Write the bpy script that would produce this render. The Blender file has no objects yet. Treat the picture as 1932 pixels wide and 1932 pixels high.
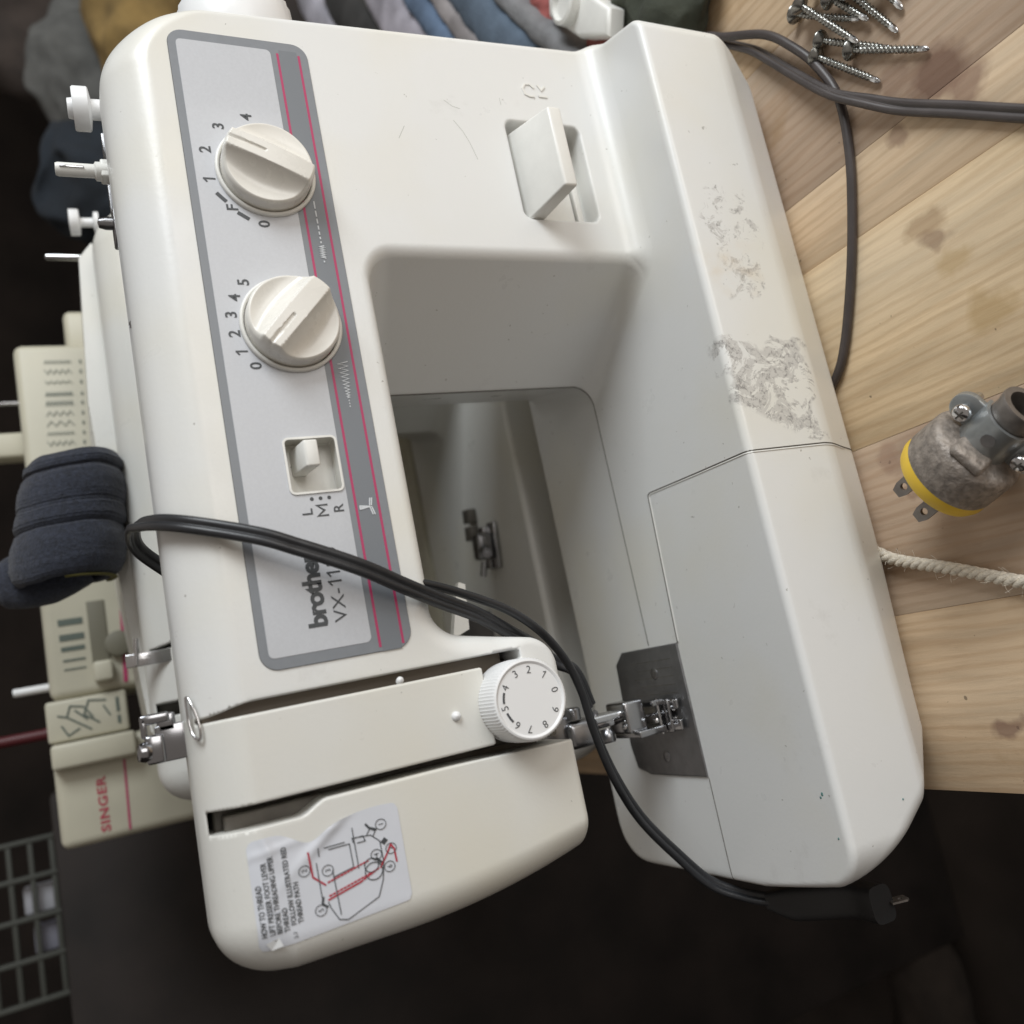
import bpy, bmesh, math, random
import numpy as np
from mathutils import Vector, Matrix, Euler
random.seed(7); rng = np.random.default_rng(7)
scene = bpy.context.scene
col = scene.collection
R = math.radians
MM = 0.001

# ---------------------------------------------------------------- camera
cam_d = bpy.data.cameras.new('camera'); cam = bpy.data.objects.new('camera', cam_d); col.objects.link(cam)
FPX, WPX = 1640.0, 1932.0
cam_d.sensor_width = 36.0; cam_d.lens = 36.0 * FPX / WPX
cam_d.clip_start = 0.02; cam_d.clip_end = 60
Xc = np.array([-0.19876915, -0.96493393, 0.17144487]); Yc = np.array([-0.41206706, 0.24100627, 0.87870172]); Zc = np.array([-0.88920839, 0.10401201, -0.4455221])
Rm = np.stack([Xc, Yc, Zc], 1)
right, down, fwd = Rm[0], Rm[1], Rm[2]
M = Matrix(((right[0], -down[0], -fwd[0], 0.0), (right[1], -down[1], -fwd[1], -0.345), (right[2], -down[2], -fwd[2], 0.365), (0, 0, 0, 1)))
cam.matrix_world = M
cam_d.dof.use_dof = True; cam_d.dof.focus_distance = 0.40; cam_d.dof.aperture_fstop = 7.0
scene.camera = cam

# ---------------------------------------------------------------- light
world = bpy.data.worlds.new('World'); scene.world = world; world.use_nodes = True
bg = world.node_tree.nodes['Background']; bg.inputs[0].default_value = (1.0, 0.90, 0.81, 1); bg.inputs[1].default_value = 0.26

def area(name, loc, target, sx, sy, power, color):
    d = bpy.data.lights.new(name, 'AREA'); d.shape = 'RECTANGLE'; d.size = sx; d.size_y = sy; d.energy = power; d.color = color
    o = bpy.data.objects.new(name, d); col.objects.link(o); o.location = loc
    v = Vector(target) - Vector(loc); o.rotation_euler = v.to_track_quat('-Z', 'Y').to_euler()
    return o
area('window_light', (1.48, -0.88, 0.99), (0.05, 0, 0.2), 0.85, 0.85, 30, (0.92, 0.97, 1.0))
area('front_fill_light', (0.8, -1.6, 0.12), (0.05, 0, 0.12), 1.1, 0.7, 10, (1.0, 0.97, 0.93))  # added low fill from the front, standing in for light bounced off the room
scene.view_settings.view_transform = 'Standard'; scene.view_settings.look = 'None'
scene.view_settings.exposure = 0.0; scene.view_settings.gamma = 1.0

# ---------------------------------------------------------------- materials
def newmat(name):
    m = bpy.data.materials.new(name); m.use_nodes = True
    return m, m.node_tree, m.node_tree.nodes['Principled BSDF']
def N(nt, t, **kw):
    n = nt.nodes.new(t)
    for k, v in kw.items(): setattr(n, k, v)
    return n
def mat(name, c, rough=0.5, metal=0.0, noise=0.0, nscale=60, bump=0.0, bscale=200, spec=None, coat=0.0, sheen=0.0):
    m, nt, b = newmat(name); L = nt.links.new
    b.inputs['Base Color'].default_value = (*c, 1); b.inputs['Roughness'].default_value = rough; b.inputs['Metallic'].default_value = metal
    if spec is not None: b.inputs['Specular IOR Level'].default_value = spec
    if coat: b.inputs['Coat Weight'].default_value = coat
    if sheen: b.inputs['Sheen Weight'].default_value = sheen
    tc = N(nt, 'ShaderNodeTexCoord')
    if noise:
        n = N(nt, 'ShaderNodeTexNoise'); n.inputs['Scale'].default_value = nscale; n.inputs['Detail'].default_value = 6
        L(tc.outputs['Object'], n.inputs['Vector'])
        r = N(nt, 'ShaderNodeMapRange'); r.inputs[1].default_value = 0.3; r.inputs[2].default_value = 0.7
        r.inputs[3].default_value = 1 - noise; r.inputs[4].default_value = 1 + noise
        L(n.outputs[0], r.inputs[0])
        mx = N(nt, 'ShaderNodeVectorMath', operation='SCALE'); mx.inputs[0].default_value = c; L(r.outputs[0], mx.inputs['Scale'])
        L(mx.outputs[0], b.inputs['Base Color'])
        rr = N(nt, 'ShaderNodeMapRange'); rr.inputs[3].default_value = max(rough - .08, 0); rr.inputs[4].default_value = min(rough + .08, 1); L(n.outputs[0], rr.inputs[0]); L(rr.outputs[0], b.inputs['Roughness'])
    if bump:
        n2 = N(nt, 'ShaderNodeTexNoise'); n2.inputs['Scale'].default_value = bscale; n2.inputs['Detail'].default_value = 4; L(tc.outputs['Object'], n2.inputs['Vector'])
        bp = N(nt, 'ShaderNodeBump'); bp.inputs['Strength'].default_value = bump; bp.inputs['Distance'].default_value = 0.001
        L(n2.outputs[0], bp.inputs['Height']); L(bp.outputs[0], b.inputs['Normal'])
    return m

def plastic_body(name, base=(0.71, 0.715, 0.705), marks=True):
    """aged glossy off-white shell: faint yellowing, specks, scratches, two patches of old tape residue"""
    m, nt, b = newmat(name); L = nt.links.new
    tc = N(nt, 'ShaderNodeTexCoord'); obj = tc.outputs['Object']
    def noise(scale, detail=4, rough=.5, vec=None, dist=0):
        n = N(nt, 'ShaderNodeTexNoise'); n.inputs['Scale'].default_value = scale; n.inputs['Detail'].default_value = detail
        n.inputs['Roughness'].default_value = rough; n.inputs['Distortion'].default_value = dist; L(vec or obj, n.inputs['Vector']); return n.outputs[0]
    def mr(v, a, b_, c=0., d=1.):
        n = N(nt, 'ShaderNodeMapRange'); n.inputs[1].default_value = a; n.inputs[2].default_value = b_; n.inputs[3].default_value = c; n.inputs[4].default_value = d; L(v, n.inputs[0]); return n.outputs[0]
    def math_(op, a, b_=None):
        n = N(nt, 'ShaderNodeMath', operation=op); n.use_clamp = False
        for i, v in enumerate((a, b_)):
            if v is None: continue
            if isinstance(v, (int, float)): n.inputs[i].default_value = v
            else: L(v, n.inputs[i])
        return n.outputs[0]
    def mix(f, a, c):
        n = N(nt, 'ShaderNodeMix', data_type='RGBA'); 
        if isinstance(f, (int, float)): n.inputs[0].default_value = f
        else: L(f, n.inputs[0])
        for i, v in ((6, a), (7, c)):
            if isinstance(v, tuple): n.inputs[i].default_value = (*v, 1)
            else: L(v, n.inputs[i])
        return n.outputs[2]
    yel = mr(noise(9, 3), .45, .75)
    c = mix(yel, base, (base[0] * .98, base[1] * .945, base[2] * .85))
    spk = mr(noise(260, 2, .6), .735, .76)
    c = mix(math_('MULTIPLY', spk, .55), c, (0.22, 0.2, 0.17))
    smudge = mr(noise(30, 6, .7), .62, .8)
    c = mix(math_('MULTIPLY', smudge, .26), c, (0.35, 0.33, 0.3))
    rough = mr(noise(45, 5), .3, .7, .27, .40)
    if marks:
        sx = N(nt, 'ShaderNodeSeparateXYZ'); L(obj, sx.inputs[0])
        def box(x0, x1, z0, z1, soft=.004):
            wob = math_('MULTIPLY', math_('SUBTRACT', noise(70, 3), .5), .03)
            x = math_('ADD', sx.outputs[0], wob); z = math_('ADD', sx.outputs[2], wob)
            f = math_('MULTIPLY', mr(x, x0 - soft, x0 + soft), mr(x, x1 + soft, x1 - soft))
            g = math_('MULTIPLY', mr(z, z0 - soft, z0 + soft), mr(z, z1 + soft, z1 - soft))
            fr = mr(sx.outputs[1], -.030, -.036)
            return math_('MULTIPLY', math_('MULTIPLY', f, g), fr)
        film = mr(noise(62, 9, .72, dist=.9), .475, .50)
        fleck = mr(noise(420, 6, .75, dist=.6), .50, .62)
        a = math_('MULTIPLY', box(.152, .210, .046, .074, .0015), mr(noise(120, 8, .8, dist=.7), .53, .56))
        diag = mr(math_('ADD', sx.outputs[0], math_('MULTIPLY', sx.outputs[2], -.62)), .046, .049)
        d2 = math_('MULTIPLY', math_('MULTIPLY', box(.080, .129, .036, .0835, .0012), film), diag)
        res = math_('MAXIMUM', a, d2)
        c = mix(math_('MULTIPLY', res, .55), c, (0.42, 0.40, 0.375))
        c = mix(math_('MULTIPLY', math_('MULTIPLY', res, fleck), .8), c, (0.20, 0.19, 0.18))
        tan_tint = math_('MULTIPLY', box(.158, .178, .052, .080, .006), mr(noise(90, 4), .4, .6))  # soft tan patch over one area of tape residue
        c = mix(math_('MULTIPLY', tan_tint, .3), c, (0.62, 0.50, 0.34))
        rough = math_('ADD', rough, math_('MULTIPLY', res, .4))
    L(c, b.inputs['Base Color']); L(rough, b.inputs['Roughness'])
    bp = N(nt, 'ShaderNodeBump'); bp.inputs['Strength'].default_value = .12; bp.inputs['Distance'].default_value = .0004
    L(noise(500, 3), bp.inputs['Height']); L(bp.outputs[0], b.inputs['Normal'])
    return m

STAINS = [(219, -128, 15, 20, (.17, .09, .06), .8), (232, -108, 10, 9, (.22, .13, .09), .5), (205, -142, 12, 14, (.2, .11, .075), .7), (206, -98, 6, 8, (.25, .15, .10), .6), (158, -100, 7, 12, (.30, .19, .10), .6), (150, -103, 5, 9, (.22, .13, .08), .6), (136, -108, 9, 12, (.42, .28, .12), .5), (110, -116, 10, 12, (.42, .28, .12), .55), (108, -150, 9, 12, (.42, .28, .12), .4), (64, -46, 9, 8, (.28, .17, .12), .45), (45, -52, 7, 6, (.26, .16, .11), .5), (-70, -70, 6, 9, (.20, .11, .08), .7), (20, -66, 14, 14, (.35, .24, .16), .4)]
def wood(name, base_a, base_b, dark=(0.16, 0.085, 0.045)):
    m, nt, b = newmat(name); L = nt.links.new
    tc = N(nt, 'ShaderNodeTexCoord'); oi = N(nt, 'ShaderNodeObjectInfo')
    off = N(nt, 'ShaderNodeVectorMath', operation='SCALE'); off.inputs[0].default_value = (3.1, 5.7, 2.3); L(oi.outputs['Random'], off.inputs['Scale'])
    ad = N(nt, 'ShaderNodeVectorMath', operation='ADD'); L(tc.outputs['Object'], ad.inputs[0]); L(off.outputs[0], ad.inputs[1])
    mp = N(nt, 'ShaderNodeMapping'); mp.inputs['Scale'].default_value = (1, .09, 1); L(ad.outputs[0], mp.inputs[0])
    warp = N(nt, 'ShaderNodeTexNoise'); warp.inputs['Scale'].default_value = 9; warp.inputs['Detail'].default_value = 2; L(ad.outputs[0], warp.inputs['Vector'])
    wv = N(nt, 'ShaderNodeTexWave'); wv.bands_direction = 'X'; wv.inputs['Scale'].default_value = 55; wv.inputs['Distortion'].default_value = 7; wv.inputs['Detail'].default_value = 3; wv.inputs['Detail Scale'].default_value = 1.2
    mp2 = N(nt, 'ShaderNodeMapping'); mp2.inputs['Scale'].default_value = (1, .13, 1); L(ad.outputs[0], mp2.inputs[0]); L(mp2.outputs[0], wv.inputs['Vector'])
    fine = N(nt, 'ShaderNodeTexNoise'); fine.inputs['Scale'].default_value = 420; fine.inputs['Detail'].default_value = 5; fine.inputs['Roughness'].default_value = .7; L(mp.outputs[0], fine.inputs['Vector'])
    streak = N(nt, 'ShaderNodeTexNoise'); streak.inputs['Scale'].default_value = 75; streak.inputs['Detail'].default_value = 5; streak.inputs['Distortion'].default_value = .4; L(mp.outputs[0], streak.inputs['Vector'])
    def mix(f, a, c, mode='MIX'):
        n = N(nt, 'ShaderNodeMix', data_type='RGBA', blend_type=mode)
        if isinstance(f, (int, float)): n.inputs[0].default_value = f
        else: L(f, n.inputs[0])
        for i, v in ((6, a), (7, c)):
            if isinstance(v, tuple): n.inputs[i].default_value = (*v, 1)
            else: L(v, n.inputs[i])
        return n.outputs[2]
    def mr(v, a, b_, c=0., d=1.):
        n = N(nt, 'ShaderNodeMapRange'); n.inputs[1].default_value = a; n.inputs[2].default_value = b_; n.inputs[3].default_value = c; n.inputs[4].default_value = d; L(v, n.inputs[0]); return n.outputs[0]
    c = mix(oi.outputs['Random'], base_a, base_b)
    c = mix(mr(streak.outputs[0], .38, .68, 0, .75), c, tuple(x * .62 for x in base_b))
    c = mix(mr(wv.outputs[0], .5, 1, 0, .32), c, (base_b[0] * .62, base_b[1] * .52, base_b[2] * .42))
    c = mix(mr(fine.outputs[0], .5, .75, 0, .35), c, (base_b[0] * .5, base_b[1] * .45, base_b[2] * .4))
    pale = N(nt, 'ShaderNodeTexNoise'); pale.inputs['Scale'].default_value = 20; pale.inputs['Detail'].default_value = 4; L(mp.outputs[0], pale.inputs['Vector'])
    c = mix(mr(pale.outputs[0], .5, .7, 0, .4), c, (.72, .62, .47))
    # knots
    kn = N(nt, 'ShaderNodeTexVoronoi'); kn.inputs['Scale'].default_value = 5; kn.inputs['Randomness'].default_value = 1
    mpk = N(nt, 'ShaderNodeMapping'); mpk.inputs['Scale'].default_value = (1.2, .6, 1); L(ad.outputs[0], mpk.inputs[0]); L(mpk.outputs[0], kn.inputs['Vector'])
    c = mix(mr(kn.outputs['Distance'], .16, .05, 0, .75), c, dark)
    # stains
    st = N(nt, 'ShaderNodeTexNoise'); st.inputs['Scale'].default_value = 14; st.inputs['Detail'].default_value = 5; L(tc.outputs['Object'], st.inputs['Vector'])
    c = mix(mr(st.outputs[0], .6, .68, 0, .5), c, (.33, .20, .09))
    sp = N(nt, 'ShaderNodeTexNoise'); sp.inputs['Scale'].default_value = 210; sp.inputs['Detail'].default_value = 1; L(tc.outputs['Object'], sp.inputs['Vector'])
    c = mix(mr(sp.outputs[0], .77, .79, 0, .7), c, (.12, .09, .06))
    wz = N(nt, 'ShaderNodeTexNoise'); wz.inputs['Scale'].default_value = 38; wz.inputs['Detail'].default_value = 4; L(tc.outputs['Object'], wz.inputs['Vector'])
    wsub = N(nt, 'ShaderNodeVectorMath', operation='MULTIPLY_ADD'); L(wz.outputs['Color'], wsub.inputs[0]); wsub.inputs[1].default_value = (.03, .03, 0); L(tc.outputs['Object'], wsub.inputs[2])
    for (sx_, sy_, rx_, ry_, sc_, st_) in STAINS:
        mm = N(nt, 'ShaderNodeMapping'); mm.vector_type = 'POINT'; mm.inputs['Scale'].default_value = (1 / (rx_ * MM), 1 / (ry_ * MM), 0)
        mm.inputs['Location'].default_value = (-((sx_ - 250) * MM + .015) / (rx_ * MM), -(sy_ * MM + .015) / (ry_ * MM), 0); L(wsub.outputs[0], mm.inputs[0])
        ln = N(nt, 'ShaderNodeVectorMath', operation='LENGTH'); L(mm.outputs[0], ln.inputs[0])
        c = mix(mr(ln.outputs['Value'], 1.05, .55, 0, st_), c, sc_)
    L(c, b.inputs['Base Color']); b.inputs['Roughness'].default_value = .6
    bp = N(nt, 'ShaderNodeBump'); bp.inputs['Strength'].default_value = .25; bp.inputs['Distance'].default_value = .0006
    L(fine.outputs[0], bp.inputs['Height']); L(bp.outputs[0], b.inputs['Normal'])
    return m

MAT = {}
MAT['body'] = plastic_body('aged_white_plastic')
MAT['bodyhead'] = plastic_body('aged_cream_plastic', (.67, .665, .63), marks=False)
MAT['body2'] = plastic_body('aged_white_plastic_plain', (0.66, 0.66, 0.63), marks=False)
MAT['white'] = mat('white_plastic', (.74, .735, .70), .35, noise=.03, nscale=90, bump=.05, bscale=600)
MAT['knob'] = mat('knob_plastic', (.72, .70, .65), .28, noise=.03, nscale=120)
MAT['dialwhite'] = mat('dial_white', (.78, .785, .79), .4)
MAT['groove'] = mat('seam_shadow_gap', (.085, .076, .065), .8)
MAT['grey'] = mat('panel_grey', (.20, .215, .235), .42, noise=.04, nscale=300)
MAT['silver'] = mat('panel_silver', (.50, .515, .545), .38, metal=.0, noise=.03, nscale=900, coat=.1)
MAT['pink'] = mat('print_magenta', (.42, .035, .12), .5)
MAT['ink'] = mat('print_grey_ink', (.055, .06, .065), .5)
MAT['inkw'] = mat('print_white_ink', (.60, .63, .66), .5)
MAT['inkred'] = mat('print_red_ink', (.42, .03, .05), .5)
MAT['inkgrn'] = mat('print_green_ink', (.10, .125, .105), .6)
MAT['chrome'] = mat('chrome', (.62, .62, .63), .14, metal=1)
MAT['steel'] = mat('brushed_steel', (.30, .30, .31), .3, metal=1, noise=.15, nscale=200)
MAT['plate'] = mat('needle_plate_steel', (.25, .25, .255), .36, metal=.9, noise=.12, nscale=160, bump=.1, bscale=300)
MAT['darkmetal'] = mat('dark_mechanism', (.13, .12, .105), .45, metal=.4, noise=.3, nscale=80)
MAT['cord'] = mat('black_cord_rubber', (.022, .023, .026), .38, noise=.25, nscale=60, bump=.1, bscale=300)
MAT['cordbrown'] = mat('dark_brown_cord', (.060, .050, .048), .42, noise=.2, nscale=70)
MAT['blackplug'] = mat('black_plug', (.017, .017, .018), .5)
MAT['navy'] = mat('navy_knit', (.022, .026, .040), .95, noise=.45, nscale=420, bump=1.0, bscale=900, sheen=.15)
MAT['yellowthread'] = mat('olive_thread', (.11, .10, .022), .8)
MAT['rope'] = mat('white_rope_fibre', (.66, .60, .50), .85, noise=.2, nscale=500, bump=.6, bscale=1500)
MAT['castmetal'] = mat('pitted_cast_metal', (.27, .235, .205), .52, metal=.3, noise=.32, nscale=330, bump=1.0, bscale=380)
MAT['clampmetal'] = mat('zinc_clamp', (.36, .38, .385), .38, metal=.7, noise=.15, nscale=100)
MAT['yellow'] = mat('yellow_plug_body', (.78, .52, .05), .45, noise=.08, nscale=80)
MAT['blade'] = mat('dull_blade_metal', (.22, .20, .185), .45, metal=.7, noise=.2, nscale=200)
MAT['screw'] = mat('screw_steel', (.34, .34, .32), .27, metal=1, noise=.2, nscale=400)
MAT['label'] = mat('sticker_vinyl', (.62, .64, .69), .33, noise=.02, nscale=80)
MAT['foil'] = mat('torn_sticker_foil', (.85, .87, .88), .25)
MAT['tr'] = mat('presser_foot_steel', (.42, .42, .43), .2, metal=1)
MAT['cream'] = mat('cream_plastic', (.50, .475, .375), .45, noise=.05, nscale=30)
MAT['creamd'] = mat('cream_plastic_dark', (.16, .15, .11), .6)
MAT['floor'] = mat('dark_floor', (.050, .040, .034), .7, noise=.4, nscale=6)
MAT['wall'] = mat('dark_room_wall', (.034, .026, .022), .9, noise=.5, nscale=3)
MAT['black'] = mat('dark_stained_wood', (.020, .015, .013), .75, noise=.5, nscale=12)
MAT['woodedge'] = mat('wood_edge', (.25, .2, .14), .7)
def cloth(name, c, **k): return mat(name, c, .95, noise=.35, nscale=k.get('s', 25), bump=.8, bscale=250)

# ---------------------------------------------------------------- object helpers
def link(o, parent=None):
    col.objects.link(o)
    if parent is not None: o.parent = parent
    return o
def thing(name, label, cat, loc=(0, 0, 0), rot=None, group=None):
    o = bpy.data.objects.new(name, None); o.empty_display_size = .02; col.objects.link(o)
    o.location = [v * MM for v in loc]
    if rot: o.rotation_euler = rot
    o['label'] = label; o['category'] = cat
    if group: o['group'] = group
    return o
def tag(o, label, cat, group=None):
    o['label'] = label; o['category'] = cat
    if group: o['group'] = group
    return o
OFF = {}
def mesh(name, verts, faces, m, parent=None, smooth=35, normals=None, rel=None):
    """verts in mm, world aligned (or in the local frame of a rotated parent)"""
    v = np.asarray(verts, float)
    if rel is not None: v = v - np.asarray(rel, float)
    me = bpy.data.meshes.new(name); me.from_pydata((v * MM).tolist(), [], [list(map(int, f)) for f in faces])
    me.materials.append(m); me.validate(); me.update()
    if smooth:
        me.shade_smooth()
        if smooth < 180: me.set_sharp_from_angle(angle=R(smooth))
    o = bpy.data.objects.new(name, me); link(o, parent); return o
def fast_mesh(name, v, q, m, parent, nrm):
    me = bpy.data.meshes.new(name)
    me.vertices.add(len(v)); me.vertices.foreach_set('co', (v * MM).astype(np.float32).ravel())
    me.loops.add(q.size); me.loops.foreach_set('vertex_index', q.astype(np.int32).ravel())
    me.polygons.add(len(q)); me.polygons.foreach_set('loop_start', np.arange(0, q.size, 4, dtype=np.int32))
    me.materials.append(m); me.update(calc_edges=True); me.shade_smooth()
    me.normals_split_custom_set_from_vertices(nrm.astype(np.float32).tolist())
    o = bpy.data.objects.new(name, me); link(o, parent); return o
def merge(parts):
    V, F, n = [], [], 0
    for v, f in parts:
        V += [tuple(p) for p in v]; F += [tuple(i + n for i in q) for q in f]; n += len(v)
    return V, F
def box(x0, x1, y0, y1, z0, z1):
    v = [(x, y, z) for x in (x0, x1) for y in (y0, y1) for z in (z0, z1)]
    f = [(0, 1, 3, 2), (4, 6, 7, 5), (0, 4, 5, 1), (2, 3, 7, 6), (0, 2, 6, 4), (1, 5, 7, 3)]
    return v, f
def rbox(x0, x1, y0, y1, z0, z1, r=1.0, seg=3):
    bm = bmesh.new(); v, f = box(x0, x1, y0, y1, z0, z1)
    vs = [bm.verts.new(p) for p in v]; [bm.faces.new([vs[i] for i in q]) for q in f]
    bmesh.ops.bevel(bm, geom=bm.edges[:], offset=r, segments=seg, affect='EDGES', profile=.5)
    bm.verts.index_update(); out = ([tuple(p.co) for p in bm.verts], [tuple(w.index for w in q.verts) for q in bm.faces]); bm.free(); return out
def xform(vf, Mx):
    v, f = vf; return [tuple(Mx @ Vector(p)) for p in v], f
def frame(origin, axis, up=(0, 0, 1)):
    a = Vector(axis).normalized(); u = Vector(up)
    if abs(a.dot(u.normalized())) > .98: u = Vector((1, 0, 0))
    x = u.cross(a).normalized(); y = a.cross(x)
    return Matrix(((x[0], y[0], a[0], origin[0]), (x[1], y[1], a[1], origin[1]), (x[2], y[2], a[2], origin[2]), (0, 0, 0, 1)))
def lathe(prof, origin=(0, 0, 0), axis=(0, 0, 1), n=48, rib=None):
    """prof: list of (r, h) along axis"""
    v, f = [], []; k = len(prof)
    for i in range(n):
        a = 2 * math.pi * i / n
        for j, (r, h) in enumerate(prof):
            rr = r
            if rib and rib[0] <= j <= rib[1]: rr = r * (1 + rib[2] * (1 if i % 2 else -1))
            v.append((rr * math.cos(a), rr * math.sin(a), h))
    for i in range(n):
        for j in range(k - 1):
            a, b = i * k + j, ((i + 1) % n) * k + j
            f.append((a, b, b + 1, a + 1))
    if prof[0][0] > 1e-6: f.append(tuple(i * k for i in range(n))[::-1])
    if prof[-1][0] > 1e-6: f.append(tuple(i * k + k - 1 for i in range(n)))
    return xform((v, f), frame(origin, axis))
def catmull(P, n=12):
    P = [np.array(p, float) for p in P]; P = [2 * P[0] - P[1]] + P + [2 * P[-1] - P[-2]]; out = []
    for i in range(1, len(P) - 2):
        for k in range(n):
            t = k / n; a, b, c, d = P[i - 1:i + 3]
            out.append(.5 * ((2 * b) + (-a + c) * t + (2 * a - 5 * b + 4 * c - d) * t * t + (-a + 3 * b - 3 * c + d) * t ** 3))
    out.append(P[-2]); return np.array(out)
def circ(r, n=12): return [(r * math.cos(2 * math.pi * i / n), r * math.sin(2 * math.pi * i / n)) for i in range(n)]
def twin(r, n=28, waist=.55):
    out = []
    for i in range(n):
        a = 2 * math.pi * i / n; c, s = math.cos(a), math.sin(a)
        x = r * (1.0 * (1 if c > 0 else -1) * abs(c) ** .8 * 1.95); y = r * s
        t = abs(x) / r; prof = 1.0 if t > 1 else waist + (1 - waist) * math.sin(t * math.pi / 2)
        out.append((x, y * prof if t <= 1 else math.copysign(math.sqrt(max(r * r - (abs(x) - r) ** 2, 0)), s) if t < 2 else 0))
    return out
def sweep(pts, sec, ref=(0, 1, 0), scale=None, twist=None, cap=True):
    pts = np.asarray(pts, float); n, k = len(pts), len(sec)
    T = np.gradient(pts, axis=0); T /= np.linalg.norm(T, axis=1)[:, None] + 1e-12
    v, f = [], []; ref = np.array(ref, float); prev = None
    for i in range(n):
        s = np.cross(T[i], ref)
        if np.linalg.norm(s) < .15 and prev is not None: s = prev - T[i] * (prev @ T[i])
        s /= np.linalg.norm(s) + 1e-12
        if prev is not None and s @ prev < 0: s = -s
        prev = s; u = np.cross(s, T[i]); sc = 1 if scale is None else scale[i]
        a = 0 if twist is None else twist[i]
        ca, sa = math.cos(a), math.sin(a)
        for (p, q) in sec:
            p2, q2 = p * ca - q * sa, p * sa + q * ca
            v.append(tuple(pts[i] + sc * (p2 * s + q2 * u)))
    for i in range(n - 1):
        for j in range(k):
            a, b = i * k + j, i * k + (j + 1) % k
            f.append((a, a + k, b + k, b))
    if cap: f.append(tuple(range(k))); f.append(tuple(range((n - 1) * k, n * k))[::-1])
    return v, f
def tube(P, r, n=10, sub=10, scale=None): 
    pts = catmull(P, sub) if sub else np.array(P, float)
    return sweep(pts, circ(r, n), ref=(.13, .97, .2), scale=scale)
def prism_y(outline, y0, y1):
    n = len(outline); v = [(x, y0, z) for x, z in outline] + [(x, y1, z) for x, z in outline]
    f = [tuple(range(n)), tuple(range(n, 2 * n))[::-1]] + [(i + n, (i + 1) % n + n, (i + 1) % n, i) for i in range(n)]
    return v, f
def rrect(x0, x1, z0, z1, r, n=6):
    out = []
    for cx, cz, a0 in ((x1 - r, z1 - r, 0), (x0 + r, z1 - r, 90), (x0 + r, z0 + r, 180), (x1 - r, z0 + r, 270)):
        for i in range(n + 1):
            a = R(a0 + 90 * i / n); out.append((cx + r * math.cos(a), cz + r * math.sin(a)))
    return out
def flat(loops, thick=.15, res=1):
    """2D filled shape with holes (x,z loops, mm) -> verts in plane y, front face at y=-thick"""
    cu = bpy.data.curves.new('c', 'CURVE'); cu.dimensions = '2D'; cu.fill_mode = 'BOTH'; cu.extrude = thick / 2
    for lp in loops:
        s = cu.splines.new('POLY'); s.points.add(len(lp) - 1); s.use_cyclic_u = True
        for p, (x, z) in zip(s.points, lp): p.co = (x, z, 0, 1)
    o = bpy.data.objects.new('c', cu); me = o.to_mesh()
    v = [(p.co.x, -p.co.z - thick / 2, p.co.y) for p in me.vertices]; f = [tuple(q.vertices) for q in me.polygons]
    o.to_mesh_clear(); bpy.data.objects.remove(o); bpy.data.curves.remove(cu); return v, f
def text(s, size, x, z, rot=0.0, bold=0.0, thick=.12, align='LEFT', sx=1.0, space=1.0):
    cu = bpy.data.curves.new('t', 'FONT'); cu.body = s; cu.size = size; cu.extrude = thick / 2; cu.offset = bold; cu.align_x = align
    cu.space_character = space; cu.resolution_u = 3
    o = bpy.data.objects.new('t', cu); me = o.to_mesh(); ca, sa = math.cos(rot), math.sin(rot)
    v = []
    for p in me.vertices:
        a, b = p.co.x * sx, p.co.y
        v.append((x + a * ca - b * sa, -p.co.z - thick / 2, z + a * sa + b * ca))
    f = [tuple(q.vertices) for q in me.polygons]
    o.to_mesh_clear(); bpy.data.objects.remove(o); bpy.data.curves.remove(cu); return v, f
def shift(vf, dx=0, dy=0, dz=0): return [(p[0] + dx, p[1] + dy, p[2] + dz) for p in vf[0]], vf[1]
_sk = [0]
def strokes(lines, w, thick=.12):
    """polylines (x,z) as thin flat mitred ribbons, each line a hair proud of the one before"""
    parts = []
    for li, ln in enumerate(lines):
        P = [np.array(p, float) for p in ln]; closed = len(P) > 3 and np.linalg.norm(P[0] - P[-1]) < 1e-6
        if closed: P = P[:-1]
        n = len(P); L_, R_ = [], []
        for k in range(n):
            a = P[k] - P[k - 1] if (k > 0 or closed) else P[1] - P[0]
            b = P[(k + 1) % n] - P[k] if (k < n - 1 or closed) else P[-1] - P[-2]
            a = a / (np.linalg.norm(a) + 1e-9); b = b / (np.linalg.norm(b) + 1e-9)
            na, nb = np.array((-a[1], a[0])), np.array((-b[1], b[0])); m = na + nb; lm = np.linalg.norm(m)
            m = m / lm if lm > .2 else na; d = min(1 / max(m @ na, .45), 2.2) * w / 2
            e = np.zeros(2)
            if not closed and k == 0: e = -a * w * .25
            if not closed and k == n - 1: e = b * w * .25
            L_.append(P[k] + m * d + e); R_.append(P[k] - m * d + e)
        th = thick + .004 * (li % 12); V, F = [], []
        for p, q in zip(L_, R_): V += [(p[0], -th, p[1]), (q[0], -th, q[1]), (p[0], 0, p[1]), (q[0], 0, q[1])]
        for k in range(n if closed else n - 1):
            a, b = 4 * k, 4 * ((k + 1) % n); F += [(a, b, b + 1, a + 1), (a, a + 2, b + 2, b), (a + 1, b + 1, b + 3, a + 3)]
        parts.append((V, F))
    return merge(parts)
def one(size, x, z, bold=.1):
    h = size * .70; w = .085 * size + bold
    return strokes([[(x + size * .04, z), (x + size * .04, z + h)], [(x - size * .17, z + h * .74), (x + size * .04, z + h * .97)]], w)
def circle2(cx, cz, r, n=20): return [(cx + r * math.cos(2 * math.pi * i / n), cz + r * math.sin(2 * math.pi * i / n)) for i in range(n)]
def ring2(cx, cz, r, w, n=24): return strokes([circle2(cx, cz, r, n) + [(cx + r, cz)]], w)
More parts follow.
